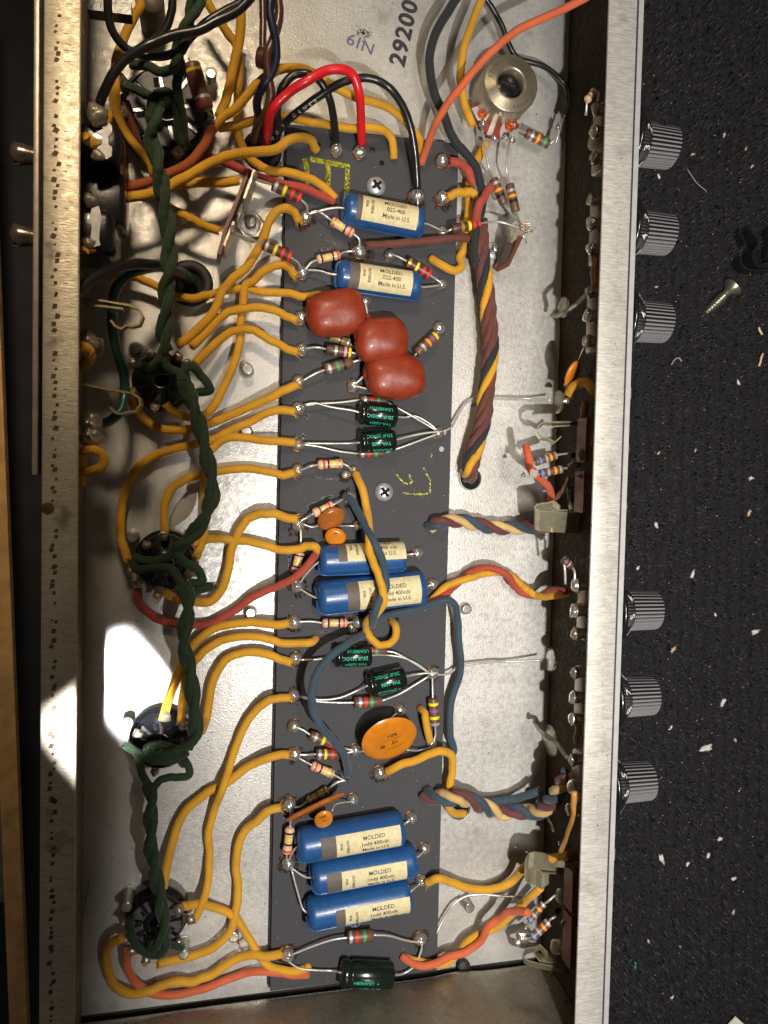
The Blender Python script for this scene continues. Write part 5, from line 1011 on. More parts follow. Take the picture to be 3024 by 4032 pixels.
greens(['A', (1020, 690, 3.2), (1000, 780, 3.2), (985, 900, 3.0), (1020, 1020), (1045, 1130, 3.0), (1060, 1260), (1085, 1380, 2.8), (1100, 1500), (1108, 1640, 2.8), 'D', (1105, 100, 2.9), (1085, 250, 2.9), (1085, 400), (1070, 520, 2.8), (1085, 640, 2.6)],
       [['A', (1030, 720, 3.1), (1080, 660, 3.2), (1085, 640, 3.3)], ['A', (1000, 720, 3.0), (1010, 630, 3.1), (1090, 600), (1150, 680, 3.0), (1165, 850), (1190, 950, 2.2)], ['A', (1000, 640, 3.0), (930, 600, 2.8), (830, 560, 2.2)],
        ['D', (1085, 600, 2.7), (1040, 690, 2.6), (970, 740), (890, 725, 2.0)], ['D', (1090, 640, 2.6), (1080, 720), (1180, 780, 2.4), (1240, 730), (1310, 790), (1375, 885, 2.2), (1290, 905, 1.9)]], 'green cloth pair joining the big socket and the second tube socket', 420, 1.0, 32)
greens(['D', (1195, 810, 2.6), (1225, 900, 2.6), (1270, 1010), (1300, 1110, 2.6), (1335, 1240), (1360, 1360, 2.6), (1385, 1480), (1385, 1590), 'G', (1370, -30, 2.6), (1330, 80), (1250, 180, 2.5), (1150, 270, 2.4)],
       [['D', (1210, 830, 2.6), (1150, 770, 2.4), (1040, 760), (950, 790, 2.0), (900, 740, 1.9)], ['G', (1160, 260, 2.4), (1080, 330, 2.2), (960, 345), (865, 320, 1.9)], ['G', (1150, 280, 2.4), (1200, 350), (1290, 400, 2.2), (1320, 480), (1250, 490), (1280, 500, 2.0), (1385, 515, 1.9)]], 'green cloth pair joining the second and third tube sockets', 430, .2, 32)
greens(['G', (1190, 500, 2.5), (1225, 590, 2.5), (1225, 700), (1200, 800, 2.5), (1205, 920), (1235, 1030, 2.5), (1255, 1150), (1265, 1290, 2.5), (1278, 1400), (1265, 1500), (1215, 1570, 2.3)],
       [['G', (1200, 520, 2.5), (1120, 400, 2.3), (1010, 390), (900, 400, 2.0), (860, 340, 1.9)], ['G', (1230, 590, 2.5), (1290, 545), (1385, 515, 1.9)], ['G', (1225, 1550, 2.3), (1120, 1600, 2.3), (1000, 1610), (960, 1570, 2.1), (1060, 1550, 1.9), (1180, 1590, 2.0)], ['G', (1220, 1590, 2.3), (1150, 1640), (1020, 1650, 2.2), (900, 1600), (825, 1550, 1.8)]], 'green cloth pair joining the third and fourth tube sockets', 420, .9, 31)
greens(['J', (975, 150, 2.3), (990, 240, 2.4), (985, 350), (985, 460, 2.4), (985, 570), (1005, 690, 2.4), (1030, 800), (1050, 920, 2.4), (1070, 1040), (1075, 1130, 2.2)],
       [['J', (985, 175, 2.3), (930, 80, 2.2), (905, -20, 2.1), (890, -60, 2.0), (830, -110, 1.8)], ['J', (990, 180, 2.3), (1060, 110, 2.2), (1160, 100), (1240, 80, 2.0), (1215, 0, 1.9), (1180, -30, 1.8)], ['J', (1070, 1110, 2.2), (1090, 1190, 2.1), (1040, 1260), (960, 1250, 1.9), (880, 1180), (850, 1060, 1.7), (860, 1020, 1.6)], ['J', (1060, 1120, 2.2), (1030, 1200, 2.1), (1000, 1230), (990, 1190, 1.9), (1080, 1190), (1190, 1215, 1.3)]], 'green cloth pair reaching the lowest tube socket', 400, 1.4, 29)

# ================================================================ panel controls (inside) and knobs (outside)
ZK = 3.38
def y_at(X, Y, z): return PS(X, Y, z)[1]
def panel_pot(X, Ya, Yb, label, lugs, nub=None, zc=3.55, xb=12.74, slots=()):
    ya = y_at(X, Ya, 3.0); yb = y_at(X, Yb, 3.0); R = abs(ya - yb) / 2; yc = (ya + yb) / 2; b = np.array([xb, yc, zc])
    t = thing('panel_control', label, 'potentiometer', b, 'controls behind the front panel')
    g = G(); box(g, ((xb + 13.2) / 2, yc, zc + .28), 13.2 - xb, R * 2, .72, CAND, bev=.11); g.link('can', t)
    g = G(); box(g, (xb + .34, yc + R * .15, zc + .645), .26, R * .5, .012, HOLE); box(g, (xb + .1, yc - R * .05, zc + .642), .18, R * .14, .012, HOLE); g.link('can_slot', t)
    for i, (x, y, m_, w_) in enumerate(lugs):
        X2, Y2 = px(*x) if isinstance(x, tuple) else (x, y)
        c = PS(X2, Y2, 4.25); 
        g = G(); blob(g, c, .16 * w_, .22 * w_, .17 * w_, m_, i + int(X), .18, 12, 8)
        lathe(g, c + np.array([.04, 0, -.05]), (1, 0, .12), [(0, .19 * w_), (.05, .2 * w_), (.5, .15), (1.1, .13)], LUGM, 10); g.link('solder_lug', t)
    for (x0, y0, x1, y1) in slots:
        a = PS(x0, y0, 5.0)
    if nub:
        a = PS(nub[0], (nub[1] + nub[2]) / 2, 3.1); g = G(); hh = .8 * abs(y_at(nub[0], nub[1], 3.1) - y_at(nub[0], nub[2], 3.1)) / 2
        lathe(g, (xb - .17, a[1], zc + .25), (1, 0, 0), [(0, .001), (0, hh * .9), (.03, hh), (.2, hh)], mat('pale_plastic', (206, 208, 188), .5), 28, close=False); g.link('rear_bush', t)
    return t
def L4(cr, x, y, m_=None, w_=1.0):
    X, Y = px(cr, x, y); return (X, Y, m_ or SOLD2, w_)
panel_pot(2300, 455, 720, 'topmost control behind the front panel, with a white bush', [L4('e', 1030, 540), L4('e', 1010, 910, SOLD, 1.15), L4('e', 1000, 1340, LUGM)], nub=(2290, 556, 630))
panel_pot(2295, 812, 1068, 'second control from the top behind the front panel', [L4('f', 950, 150), L4('f', 950, 540, SOLD, 1.1), L4('f', 940, 950, SOLD)])
panel_pot(2275, 1165, 1405, 'third control from the top behind the front panel, with an orange disc hanging below', [L4('f', 930, 1660, SOLD2), L4('g', 1310, 180, SOLD, 1.1), L4('g', 1290, 590)])
panel_pot(2232, 2290, 2502, 'fourth control from the top behind the front panel, where the yellow and red pair ends', [L4('i', 1110, 640, SOLD, 1.1), L4('i', 1090, 1060, SOLD, 1.1), L4('i', 1100, 1430, LUGM)], nub=(2216, 2355, 2420))
panel_pot(2225, 2602, 2842, 'fifth control from the top behind the front panel', [L4('i', 1100, 2070), L4('j', 1080, 400, SOLD, 1.1), L4('j', 1060, 750, SOLD)])
panel_pot(2218, 2925, 3168, 'lowest control behind the front panel, touched by a braided wire', [L4('j', 1060, 1420, SOLD2), L4('j', 1050, 1860, SOLD, 1.1), L4('k', 1220, 350, SOLD2)])
W(['f', (1000, 1050, 4.1), (1010, 1200), (990, 1350), (1010, 1560, 4.1)], 24, MATS['tan_vinyl'], 'tan wire between the second and third panel controls')
W(['j', (1130, 840, 4.1), (1150, 950), (1120, 1060), (1130, 1150, 4.1)], 20, MATS['tan_vinyl'], 'tan wire joining the fifth and lowest panel controls')
def braid(sp_, r, label): return wire(sp_, r, TINNED, label, name='braided_wire', cat='braided wire', pts=path(sp_), amp=.01, segs=9)
braid(['f', (300, 2030, 1.0), (420, 2035, 2.0), (560, 1960, 3.2), (720, 1840, 3.4), (880, 1700, 4.1)], .085, 'flat grey braid from the floor corner up to the third panel control')
braid(['j', (430, 790, 1.0), (500, 900, 1.5), (620, 1010, 2.6), (780, 1130, 3.1), (880, 1260, 3.7), (975, 1380, 4.1)], .085, 'flat grey braid from the floor corner up to the lowest panel control')
def wallblob(cr, x, y, rx, ry, label, m=SOLD2):
    # lies on the inner face of the right wall
    X, Y = px(cr, x, y); d = CR @ np.array([X - 1512.0, 2016.0 - Y, -F_PX]); q = CAM + d * ((XR - .08 - CAM[0]) / d[0])
    g = G(); blob(g, q, .14, ry, rx, m, int(X), .12, 18, 10)
    a = G(); lathe(a, (XR - .01, q[1], q[2]), (-1, 0, 0), [(0, max(rx, ry) * 1.35), (.02, max(rx, ry) * 1.3), (.02, .001)], mat('scorched_steel', (60, 44, 30), .6, .2, .4, 4), 26, close=False)
    o = tag(g.link('wall_solder_blob'), label, 'solder blob', 'grounding solder blobs on the front wall'); a.link('scorch_ring', o)
wallblob('f', 490, 1900, .55, .42, 'dark solder blob on the front wall beside the upper grey braid')
wallblob('g', 830, 1590, .55, .48, 'dark solder blob on the front wall where the upper thin bare wire ends')
wallblob('i', 680, 1870, .62, .5, 'lumpy shiny solder blob on the front wall where the middle bare wire ends', SOLD)
wallblob('j', 690, 1100, .75, .62, 'long dull solder blob on the front wall behind the lower grey braid')

def knob(Yc, digits, label, Y0, mark=None):
    yc = y_at(2600, Yc, 3.9); t = thing('control_knob', label, 'knob', (13.9, yc, ZK), 'skirted knobs on the front panel'); b = np.array([13.9, yc, ZK])
    Rs, Rb = 1.36, .72
    g = G(); lathe(g, b, (1, 0, 0), [(-.6, Rs * .35), (-.1, Rs * .35), (-.1, Rs * .9), (.0, Rs * .97), (.0, Rs), (.12, Rs), (.15, Rs * .985), (.18, Rs * .95), (.72, Rb * 1.1), (.78, Rb * 1.05), (.80, Rb * .9)], SKIRT, 72, close=False); g.link('numbered_skirt', t)
    g = G(); n = 34; V = []; F = []; X0, X1 = .73, 1.96
    ang = []
    for k in range(n):
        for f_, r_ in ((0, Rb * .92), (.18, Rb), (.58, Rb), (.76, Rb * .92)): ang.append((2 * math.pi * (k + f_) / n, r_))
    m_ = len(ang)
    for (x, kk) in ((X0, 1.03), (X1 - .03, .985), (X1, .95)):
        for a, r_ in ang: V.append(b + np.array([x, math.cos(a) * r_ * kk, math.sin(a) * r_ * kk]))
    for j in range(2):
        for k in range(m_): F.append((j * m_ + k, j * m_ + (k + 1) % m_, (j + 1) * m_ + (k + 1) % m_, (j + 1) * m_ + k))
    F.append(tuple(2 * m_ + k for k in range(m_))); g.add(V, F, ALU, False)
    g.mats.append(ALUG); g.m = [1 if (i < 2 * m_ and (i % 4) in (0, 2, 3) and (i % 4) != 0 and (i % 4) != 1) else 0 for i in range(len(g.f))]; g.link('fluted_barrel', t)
    g = G(); lathe(g, b + np.array([X1, 0, 0]), (1, 0, 0), [(.0, Rb * .8), (.02, Rb * .78), (.01, .001)], ALU, 36, close=False); g.link('end_cap', t)
    # digits round the skirt cone: reading direction up the picture (+y), digit tops towards the panel
    P0 = np.array([.20, 0]); sl = np.array([.72 - .18, Rb * 1.1 - Rs * .95]); sl2 = sl / np.linalg.norm(sl)
    for ch, a in digits:
        V, F = glyphs(ch, .012); W_ = []; size = .44
        for gx, gy in V:
            s_ = .35 - gy * .74; x = .18 + sl2[0] * (s_ + .05); r_ = Rs * .95 + sl2[1] * (s_ + .05); ph = rad(a) - gx * size / 1.15      # a measured from +y towards +z
            nrm = np.array([-sl2[1], sl2[0]]); x += nrm[0] * .035; r_ += nrm[1] * .035
            W_.append(b + np.array([x, r_ * math.cos(ph), r_ * math.sin(ph)]))
        mk('number', W_, F, WHT, t, smooth=False)
    return t, b, Rb
def dg(s, a0, st=33.0): return [(ch, a0 + i * st) for i, ch in enumerate(s)]
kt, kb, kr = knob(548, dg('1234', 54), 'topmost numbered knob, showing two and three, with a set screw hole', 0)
g = G(); a = rad(42); lathe(g, kb + np.array([1.3, math.cos(a) * kr * .9, math.sin(a) * kr * .9]), (0, math.cos(a), math.sin(a)), [(0, .13), (.1, .16), (.1, .1), (.02, .1), (.02, .001)], HOLE, 18, close=False); g.link('set_screw_hole', kt)
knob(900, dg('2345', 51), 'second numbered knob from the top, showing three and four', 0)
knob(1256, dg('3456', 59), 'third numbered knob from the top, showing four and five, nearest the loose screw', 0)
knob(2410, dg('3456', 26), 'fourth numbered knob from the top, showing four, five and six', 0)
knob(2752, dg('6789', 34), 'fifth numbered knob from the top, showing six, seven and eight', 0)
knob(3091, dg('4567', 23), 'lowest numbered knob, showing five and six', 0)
# small hardware on the face plate
def plate_bit(X, Y0, Y1, x1, label, m, z=4.6, rnd=True, name='panel_nut', cat='nut'):
    a, b_ = y_at(X, Y0, z), y_at(X, Y1, z); R = abs(a - b_) / 2; z = 5.0; c = np.array([13.3, (a + b_) / 2, z - R if rnd else z - .4]); g = G()
    if rnd: lathe(g, c, (1, 0, 0), [(0, R), (x1 * .5, R), (x1, R * .85), (x1, R * .55), (x1 * .4, R * .5), (x1 * .4, .001)], m, 8 if name == 'panel_nut' else 28, close=False, smooth=name != 'panel_nut')
    else: box(g, c + np.array([x1 / 2 + .1, 0, 0]), x1 + .2, R * 2, .8, m, bev=.03)
    return tag(g.link(name), label, cat)
plate_bit(2480, 1530, 1578, .2, 'small square metal stop on the face plate below the third knob', CAND, rnd=False, name='panel_bracket', cat='bracket')
plate_bit(2465, 1512, 1560, .35, 'round screw head on the face plate beside the square stop', STUD, name='panel_screw', cat='screw')
plate_bit(2450, 1705, 1825, .45, 'upper jack nut on the face plate', STUD, z=5.2)
plate_bit(2446, 1925, 2065, .45, 'second jack nut on the face plate', STUD, z=5.2)
plate_bit(2420, 3318, 3366, .2, 'grey square metal stop on the face plate below the lowest knob', CAND, rnd=False, name='panel_bracket', cat='bracket')
plate_bit(2405, 3378, 3435, .3, 'round screw head on the face plate under the lower square stop', STUD, name='panel_screw', cat='screw')
plate_bit(2398, 3460, 3605, .4, 'third jack nut low on the face plate', STUD, z=5.2)
plate_bit(2388, 3720, 3845, .4, 'lowest jack nut on the face plate', STUD, z=5.2)

ZSHIFT[0] = -.8
# ================================================================ jacks behind the front panel
def lugplate(cr, pts, z, label=None, parent=None, m=CAND, name='contact_lug', th=.05):
    q = [P(cr, x, y, z) for x, y in pts]; g = G(); n = len(q)
    prism(g, [(a[0], a[1]) for a in q], z - th, z, m); return g.link(name, parent)
def jack(label, base): return thing('phone_jack', label, 'jack', base)
j1 = jack('upper phone jack inside the front wall, its clip spring curling left', P('h', 1290, 250, 4.2))
ribbon('h', [(1275, 45), (1000, 45), (580, 52), (515, 95), (480, 160), (485, 220), (540, 290), (600, 308), (660, 312), (710, 340), (765, 375), (820, 330), (872, 278)], 3.2, 3.55, (.10, -.06, 0), 0, CLIPM, 'clip_spring', j1, .05)
ribbon('h', [(1275, 98), (1000, 105), (780, 118), (730, 130)], 3.0, 3.5, (0, 0, 0), 0, CLIPM, 'contact_arm', j1, .05)
ribbon('h', [(1318, -20), (1310, 200), (1300, 450), (1285, 700)], 3.95, 4.6, (0, 0, 0), 0, PHEN, 'phenolic_wafer', j1, .16)
lugplate('h', [(1260, 445), (1060, 490), (1000, 520), (965, 600), (1000, 680), (1060, 700), (1250, 660)], 3.6, parent=j1)
g = G(); c = P('h', 1070, 590, 3.61); lathe(g, c, (0, 0, 1), [(0, .10), (.012, .09), (.012, .001)], HOLE, 16, close=False); g.link('lug_hole', j1)
g = G(); blob(g, P('h', 1090, 740, 3.4), .24, .13, .15, SOLD2, 3, .2); g.link('solder_joint', j1)
lugplate('h', [(210, 830), (300, 830), (345, 860), (300, 960), (200, 940)], 3.6, parent=j1, m=CAND); g = G(); blob(g, P('h', 255, 910, 3.65), .08, .08, .06, SOLD, 3, .2); g.link('solder_joint', j1)
j2 = jack('second phone jack inside the front wall, with a broad nickel clip', P('h', 1290, 1500, 4.2))
ribbon('h', [(1310, 1545), (1000, 1530), (760, 1515), (520, 1502), (455, 1470), (440, 1435), (480, 1395), (570, 1378), (660, 1368), (735, 1340), (800, 1375), (850, 1425)], 3.25, 3.5, (.12, -.72, 0), 0, CLIPM, 'clip_spring', j2, .05)
ribbon('h', [(1250, 1500), (1000, 1495), (730, 1485)], 3.1, 3.55, (0, 0, 0), 0, CLIPM, 'contact_arm', j2, .05)
ribbon('h', [(1280, 850), (1270, 1100), (1265, 1300), (1255, 1530)], 3.95, 4.6, (0, 0, 0), 0, PHEN, 'phenolic_wafer', j2, .16)
lugplate('h', [(945, 930), (1100, 880), (1180, 920), (1170, 980), (1040, 985)], 3.6, parent=j2, m=LUGM)
g = G(); a = P('h', 1100, 1030, 3.0); lathe(g, a, unit(P('h', 1140, 1370, 2.6) - a), [(0, .3), (.1, .36), (.2, .3), (.35, .36), (1.3, .36), (1.5, .25)], BAKE, 18); g.link('barrel', j2)
W(['h', (290, 430, 3.3), (310, 540, 3.4), (345, 700), (380, 850, 3.5), (500, 950), (610, 1050, 3.0), (680, 1150), (700, 1320, 2.4)], 26, cloth('jack_orange_cloth', (214, 92, 54), (120, 60, 35), .5), 'short orange cloth wire looping over the two resistors at the upper jack', group='orange cloth wires')
W(['h', (1000, 960, 3.4), (930, 1100, 3.0), (840, 1230), (770, 1310, 2.4)], 15, cloth('dusky_brown_cloth', (128, 84, 50), (70, 45, 30), .5), 'dusky brown cloth wire behind the second phone jack')
j3 = jack('third phone jack inside the front wall, its bright clip edge facing up', P('k', 1290, 1400, 4.2))
ribbon('k', [(1250, 1385), (900, 1350), (620, 1318), (545, 1335), (495, 1395), (483, 1460), (510, 1530), (560, 1570), (660, 1585), (700, 1620), (755, 1655), (815, 1615), (872, 1565)], 3.2, 3.5, (.15, .42, 0), 0, CLIPM, 'clip_spring', j3, .05)
ribbon('k', [(1230, 1415), (1000, 1408), (760, 1400)], 3.1, 3.55, (0, 0, 0), 0, CLIPM, 'contact_arm', j3, .05)
ribbon('k', [(1300, 1390), (1295, 1600), (1290, 1800), (1280, 2060)], 3.95, 4.6, (0, 0, 0), 0, PHEN, 'phenolic_wafer', j3, .16)
g = G(); blob(g, P('k', 1080, 1780, 3.3), .22, .3, .24, SOLD2, 8, .12, 16, 10); g.link('solder_joint', j3)
lugplate('l', [(1160, 190), (1000, 220), (930, 245), (902, 290), (925, 335), (980, 345), (1150, 310)], 3.2, parent=j3, m=LUGM); g = G(); c = P('l', 985, 285, 3.21); lathe(g, c, (0, 0, 1), [(0, .12), (.012, .11), (.012, .001)], HOLE, 16, close=False); g.link('lug_hole', j3)
lugplate('k', [(820, 1090), (870, 1030), (940, 1020), (1000, 1060), (1240, 1050), (1340, 1100), (1340, 1125), (1000, 1140), (830, 1125)], 3.8, parent=j3, m=LUGM)
lugplate('k', [(880, 720), (960, 715), (1040, 760), (1100, 820), (920, 825), (880, 790)], 3.4, parent=j3, m=LUGM)
braid(['k', (815, 400, 2.6), (870, 520, 3.0), (930, 640), (960, 720, 3.4)], .05, 'thin tinned wire between the knotted wires and a small lug')
j4 = jack('lowest phone jack inside the front wall, with a wide nickel clip by the end wall', P('l', 1180, 980, 4.2))
ribbon('l', [(1150, 1045), (940, 1012), (740, 975), (600, 940), (545, 905), (528, 845), (560, 785), (630, 765), (690, 762), (750, 728), (800, 780), (850, 835)], 3.2, 3.5, (.15, -.38, 0), 0, CLIPM, 'clip_spring', j4, .05)
ribbon('l', [(1140, 1020), (940, 972), (745, 945)], 3.0, 3.5, (0, 0, 0), 0, CLIPM, 'contact_arm', j4, .05)
ribbon('l', [(1190, 380), (1185, 600), (1180, 800), (1170, 1060)], 3.95, 4.6, (0, 0, 0), 0, PHEN, 'phenolic_wafer', j4, .16)
g = G(); blob(g, P('l', 1020, 760, 3.1), .4, .33, .3, SOLD2, 9, .15, 16, 10); g.link('solder_joint', j4)
g = G(); blob(g, P('l', 540, 620, 3.1), .33, .26, .16, SOLD2, 12, .22, 14, 9); blob(g, P('l', 462, 700, 3.15), .14, .14, .12, SOLD, 13, .2); g.link('solder_joint', j4)
W(['F', (560, 900, 5.0), (530, 850, 4.6), (480, 840, 4.2), (430, 865, 3.8), (395, 910, 3.4)], 33, YEL, 'short yellow cloth wire curling out from under the front lip', fr=(0, 1), group=yg)
W(['F', (505, 960, 3.6), (495, 1030), (500, 1100, 3.4)], 24, cloth('shaded_yellow_cloth', (190, 124, 40), (100, 60, 20), .5), 'yellow brown cloth stub below the curling yellow wire', group=yg)
ps = G(); c = P('F', 380, 960, 3.4); blob(ps, c, .14, .1, .08, SOLD, 3, .2); tag(ps.link('solder_bead'), 'bright solder bead below the curling yellow wire tip', 'solder bead')

ZSHIFT[0] = 0.0
# ================================================================ left wall: toggle switches, jacks, clips
def toggle(Yc, cr, body, label, zt=4.6):
    x0, y0, x1, y1 = body; a = P(cr, x0, y0, zt); b_ = P(cr, x1, y1, zt); xc = (-4.02 + b_[0]) / 2; yc = (a[1] + b_[1]) / 2; sx = b_[0] + 4.02; sy = abs(a[1] - b_[1])
    t = thing('toggle_switch', label, 'switch', (xc, yc, 3.4), 'toggle switches in the rear wall')
    g = G(); box(g, (xc, yc, zt - 1.15), sx, sy, 2.3, BAKE, bev=.22); g.link('switch_body', t)
    yb = y_at(150, Yc, 3.4)
    g = G(); c = np.array([-4.52, yb, 3.0]); lathe(g, c, (-1, 0, .10), [(0, .42), (.1, .42), (.1, .26), (.2, .2), (.55, .26), (.85, .33), (1.02, .3), (1.12, .18), (1.15, .001)], mat('bat_lever_steel', (150, 132, 116), .22, .85, .15, 3), 26, close=False); g.link('bat_lever', t)
    return t, xc, yc, sx, sy, zt
t, xc, yc, sx, sy, zt = toggle(598, 'c', (130, 300, 740, 960), 'upper toggle switch with a black body and scuffed grey plate')
PLT = mat('scuffed_grey_plate', (168, 166, 164), .5, .3, .3, 3, .2, 10)
for pts in ([(350, 370), (420, 325), (520, 340), (585, 400), (590, 500), (520, 565), (525, 700), (585, 740), (580, 880), (500, 940), (410, 905), (310, 880), (330, 740), (415, 700), (430, 560), (330, 500), (440, 440)],):
    g = G(); q = [P('c', x, y, zt + .03)[:2] for x, y in pts]; prism(g, [tuple(a) for a in q], zt - .02, zt + .03, PLT); g.link('top_plate', t)
g = G(); blob(g, P('c', 335, 215, zt + .1), .3, .33, .25, SOLD2, 5, .15); g.link('solder_lug', t)
g = G(); blob(g, P('c', 355, 880, zt), .2, .17, .12, SOLD2, 6, .15); g.link('solder_lug', t)
W(['c', (120, 560, 4.9), (200, 640, 4.7), (290, 690, 4.6), (250, 790, 4.4)], 34, YEL, 'short ragged yellow cloth wire at the upper toggle switch', group=yg, fr=(0, 1))
g = G(); box(g, (xc, yc - sy * .5 - .75, 2.9), sx, 1.5, 1.6, BAKE, bev=.15); g.link('lower_housing', t)
t, xc, yc, sx, sy, zt = toggle(922, 'A', (550, 1345, 740, 1640), 'lower toggle switch with a black body and worn grey plate')
g = G(); q = [P('A', x, y, zt + .03)[:2] for x, y in [(600, 1360), (645, 1345), (665, 1420), (650, 1500), (648, 1560), (655, 1600), (610, 1615), (590, 1560), (600, 1480), (580, 1430)]]; prism(g, [tuple(a) for a in q], zt - .02, zt + .03, PLT); g.link('top_plate', t)
g = G(); blob(g, P('A', 590, 1310, zt), .22, .2, .2, SOLD2, 5, .15); g.link('solder_lug', t)
g = G(); blob(g, P('A', 575, 1590, zt), .2, .16, .16, SOLD2, 7, .15); g.link('solder_lug', t)
W(['A', (535, 1645, 4.6), (560, 1630, 4.5), (585, 1610, 4.5)], 34, YEL, 'yellow cloth tip at the foot of the lower toggle switch', group=yg, fr=(0, 1))
# dark box crossing the top left corner
g = G(); a = P('a', 190, 80, 3.6); b_ = P('a', 905, 170, 3.6); e, u, v = frame(b_ - a); box(g, (a + b_) / 2 + np.array([0, 0, -.1]), np.linalg.norm(b_ - a), .42, .5, BAKE, np.array([e, v * 1.0, u]).T); tag(g.link('black_bar'), 'flat black bar crossing the top left corner of the chassis', 'bar')
cp = G(); c = P('a', 1215, -20, 1.6); lathe(cp, c + np.array([0, 0, -1.6]), (0, 0, 1), [(0, .42), (1.5, .42), (1.6, .36), (1.6, .001)], mat('taupe_case', (96, 82, 72), .5, .1, .2, 3), 30, close=False); tag(cp.link('round_post'), 'taupe rounded post cut off by the top edge of the picture', 'post')

def sock_jack(X, Ya, Yb, label):
    ya, yb = y_at(X, Ya, 3.6), y_at(X, Yb, 3.6); R = abs(ya - yb) / 2; c = np.array([-4.54, (ya + yb) / 2, 3.2]); t = thing('rear_jack', label, 'jack', c, 'jacks in the rear wall')
    g = G(); lathe(g, c, (-1, 0, 0), [(0, R), (.12, R), (.2, R * .93), (.26, R * .8), (.3, R * .5)], STUD, 30); g.link('jack_nut', t); return t
ja = sock_jack(115, 1208, 1335, 'upper rear jack, its clip spring hooked around the green wire'); jb = sock_jack(112, 1570, 1690, 'lower rear jack, with a dull clip spring by the second socket')
ribbon('D', [(540, 290), (650, 302), (850, 335), (905, 360), (930, 410), (910, 460), (860, 472), (825, 465), (790, 488), (750, 470), (722, 432)], 3.6, 4.0, (.02, .02, 0), 0, mat('aged_clip', (164, 146, 110), .35, .6, .2, 4), 'clip_spring', ja, .06)
ribbon('D', [(540, 322), (650, 338), (800, 356)], 3.6, 4.0, (0, 0, 0), 0, MATS['aged_clip'], 'contact_arm', ja, .06)
ribbon('D', [(540, 850), (700, 882), (860, 908), (910, 940), (915, 985), (885, 1025), (840, 1030), (790, 1045), (750, 1035), (715, 1000)], 3.2, 3.9, (.02, .03, 0), 0, MATS['aged_clip'], 'clip_spring', jb, .06)
for (cr, x, y, p_) in (('D', 570, 570, ja), ('D', 590, 1100, jb), ('D', 600, 1190, jb)):
    g = G(); blob(g, P(cr, x, y, 3.4), .35, .3, .25, SOLD2, int(y), .2, 14, 9); g.link('solder_joint', p_)
g = G(); c = P('D', 660, 610, 2.0); lathe(g, c + np.array([-.6, 0, 0]), (1, 0, 0), [(0, .3), (.6, .3), (.66, .24), (.66, .001)], CAND, 20, close=False); g.link('shell', ja)

# ================================================================ surroundings
ls = G(); a, b_ = np.array([5.70, -5.93]), np.array([5.33, -8.65]); d = (b_ - a) / np.linalg.norm(b_ - a)  # unseen plate added to keep lamp light off the left floor
p_, q_ = a - d * 17, b_ + d * 9
prism(ls, [tuple(p_), tuple(q_), (q_[0] - 9, q_[1]), (p_[0] - 9, p_[1])], 30.0, 30.1, mat('light_blocker_black', (30, 30, 30), .8)); tag(ls.link('light_blocker'), 'added black plate, out of view, blocking lamp light from the left of the chassis', 'light blocker')
ZC = -2.6
carp = None
def carpet():
    nx, ny = 240, 600; x0, x1, y0, y1 = 13.0, 36.0, -34.0, 26.0
    xs = np.linspace(x0, x1, nx); ys = np.linspace(y0, y1, ny); X, Y = np.meshgrid(xs, ys)
    rs = np.random.RandomState(3)
    def vn(fx, fy, seed):
        r_ = np.random.RandomState(seed).rand(int((y1 - y0) * fy) + 3, int((x1 - x0) * fx) + 3)
        u_ = (X - x0) * fx; v_ = (Y - y0) * fy; i = u_.astype(int); j = v_.astype(int); fu = u_ - i; fv = v_ - j; fu = fu * fu * (3 - 2 * fu); fv = fv * fv * (3 - 2 * fv)
        return (r_[j, i] * (1 - fu) + r_[j, i + 1] * fu) * (1 - fv) + (r_[j + 1, i] * (1 - fu) + r_[j + 1, i + 1] * fu) * fv
    rib = np.abs(np.sin(math.pi * (X + .25 * vn(.6, .9, 5) + .02 * Y) / .62))
    Z = ZC + .16 * rib * (.35 + .9 * vn(2.4, 3.6, 1)) + .10 * vn(5, 6, 2) + .05 * rs.rand(ny, nx)
    V = np.stack([X, Y, Z], -1).reshape(-1, 3); F = []
    for j in range(ny - 1):
        b_ = j * nx; F += [(b_ + i, b_ + i + 1, b_ + i + nx + 1, b_ + i + nx) for i in range(nx - 1)]
    m = mat('black_carpet', (36, 35, 37), .95, 0, .45, 9, .9, 26, spec=.2)
    o = mk('carpet', V, F, m, loc=(20, 0, ZC)); tag(o, kind='structure')
carpet()
g = G()
for k in range(1900):
    c = np.array([14.4 + rng.rand() * 15, -25 + rng.rand() * 45, ZC + .2 + .1 * rng.rand()]); s_ = .010 + .016 * rng.rand(); d = rng.randn(3); d /= np.linalg.norm(d); q = np.cross(d, (0, 0, 1)); q /= np.linalg.norm(q) + 1e-9
    g.add([c + d * s_ * 1.4, c + q * s_, c - d * s_ * 1.4, c - q * s_], [(0, 1, 2, 3)], random.choice([mat('pale_fibre', (170, 164, 158), .6), mat('dark_fibre', (86, 84, 84), .7), MATS['dark_fibre'], mat('straw_fibre', (176, 158, 110), .6)]), False)
o = g.link('lint'); tag(o, kind='stuff')
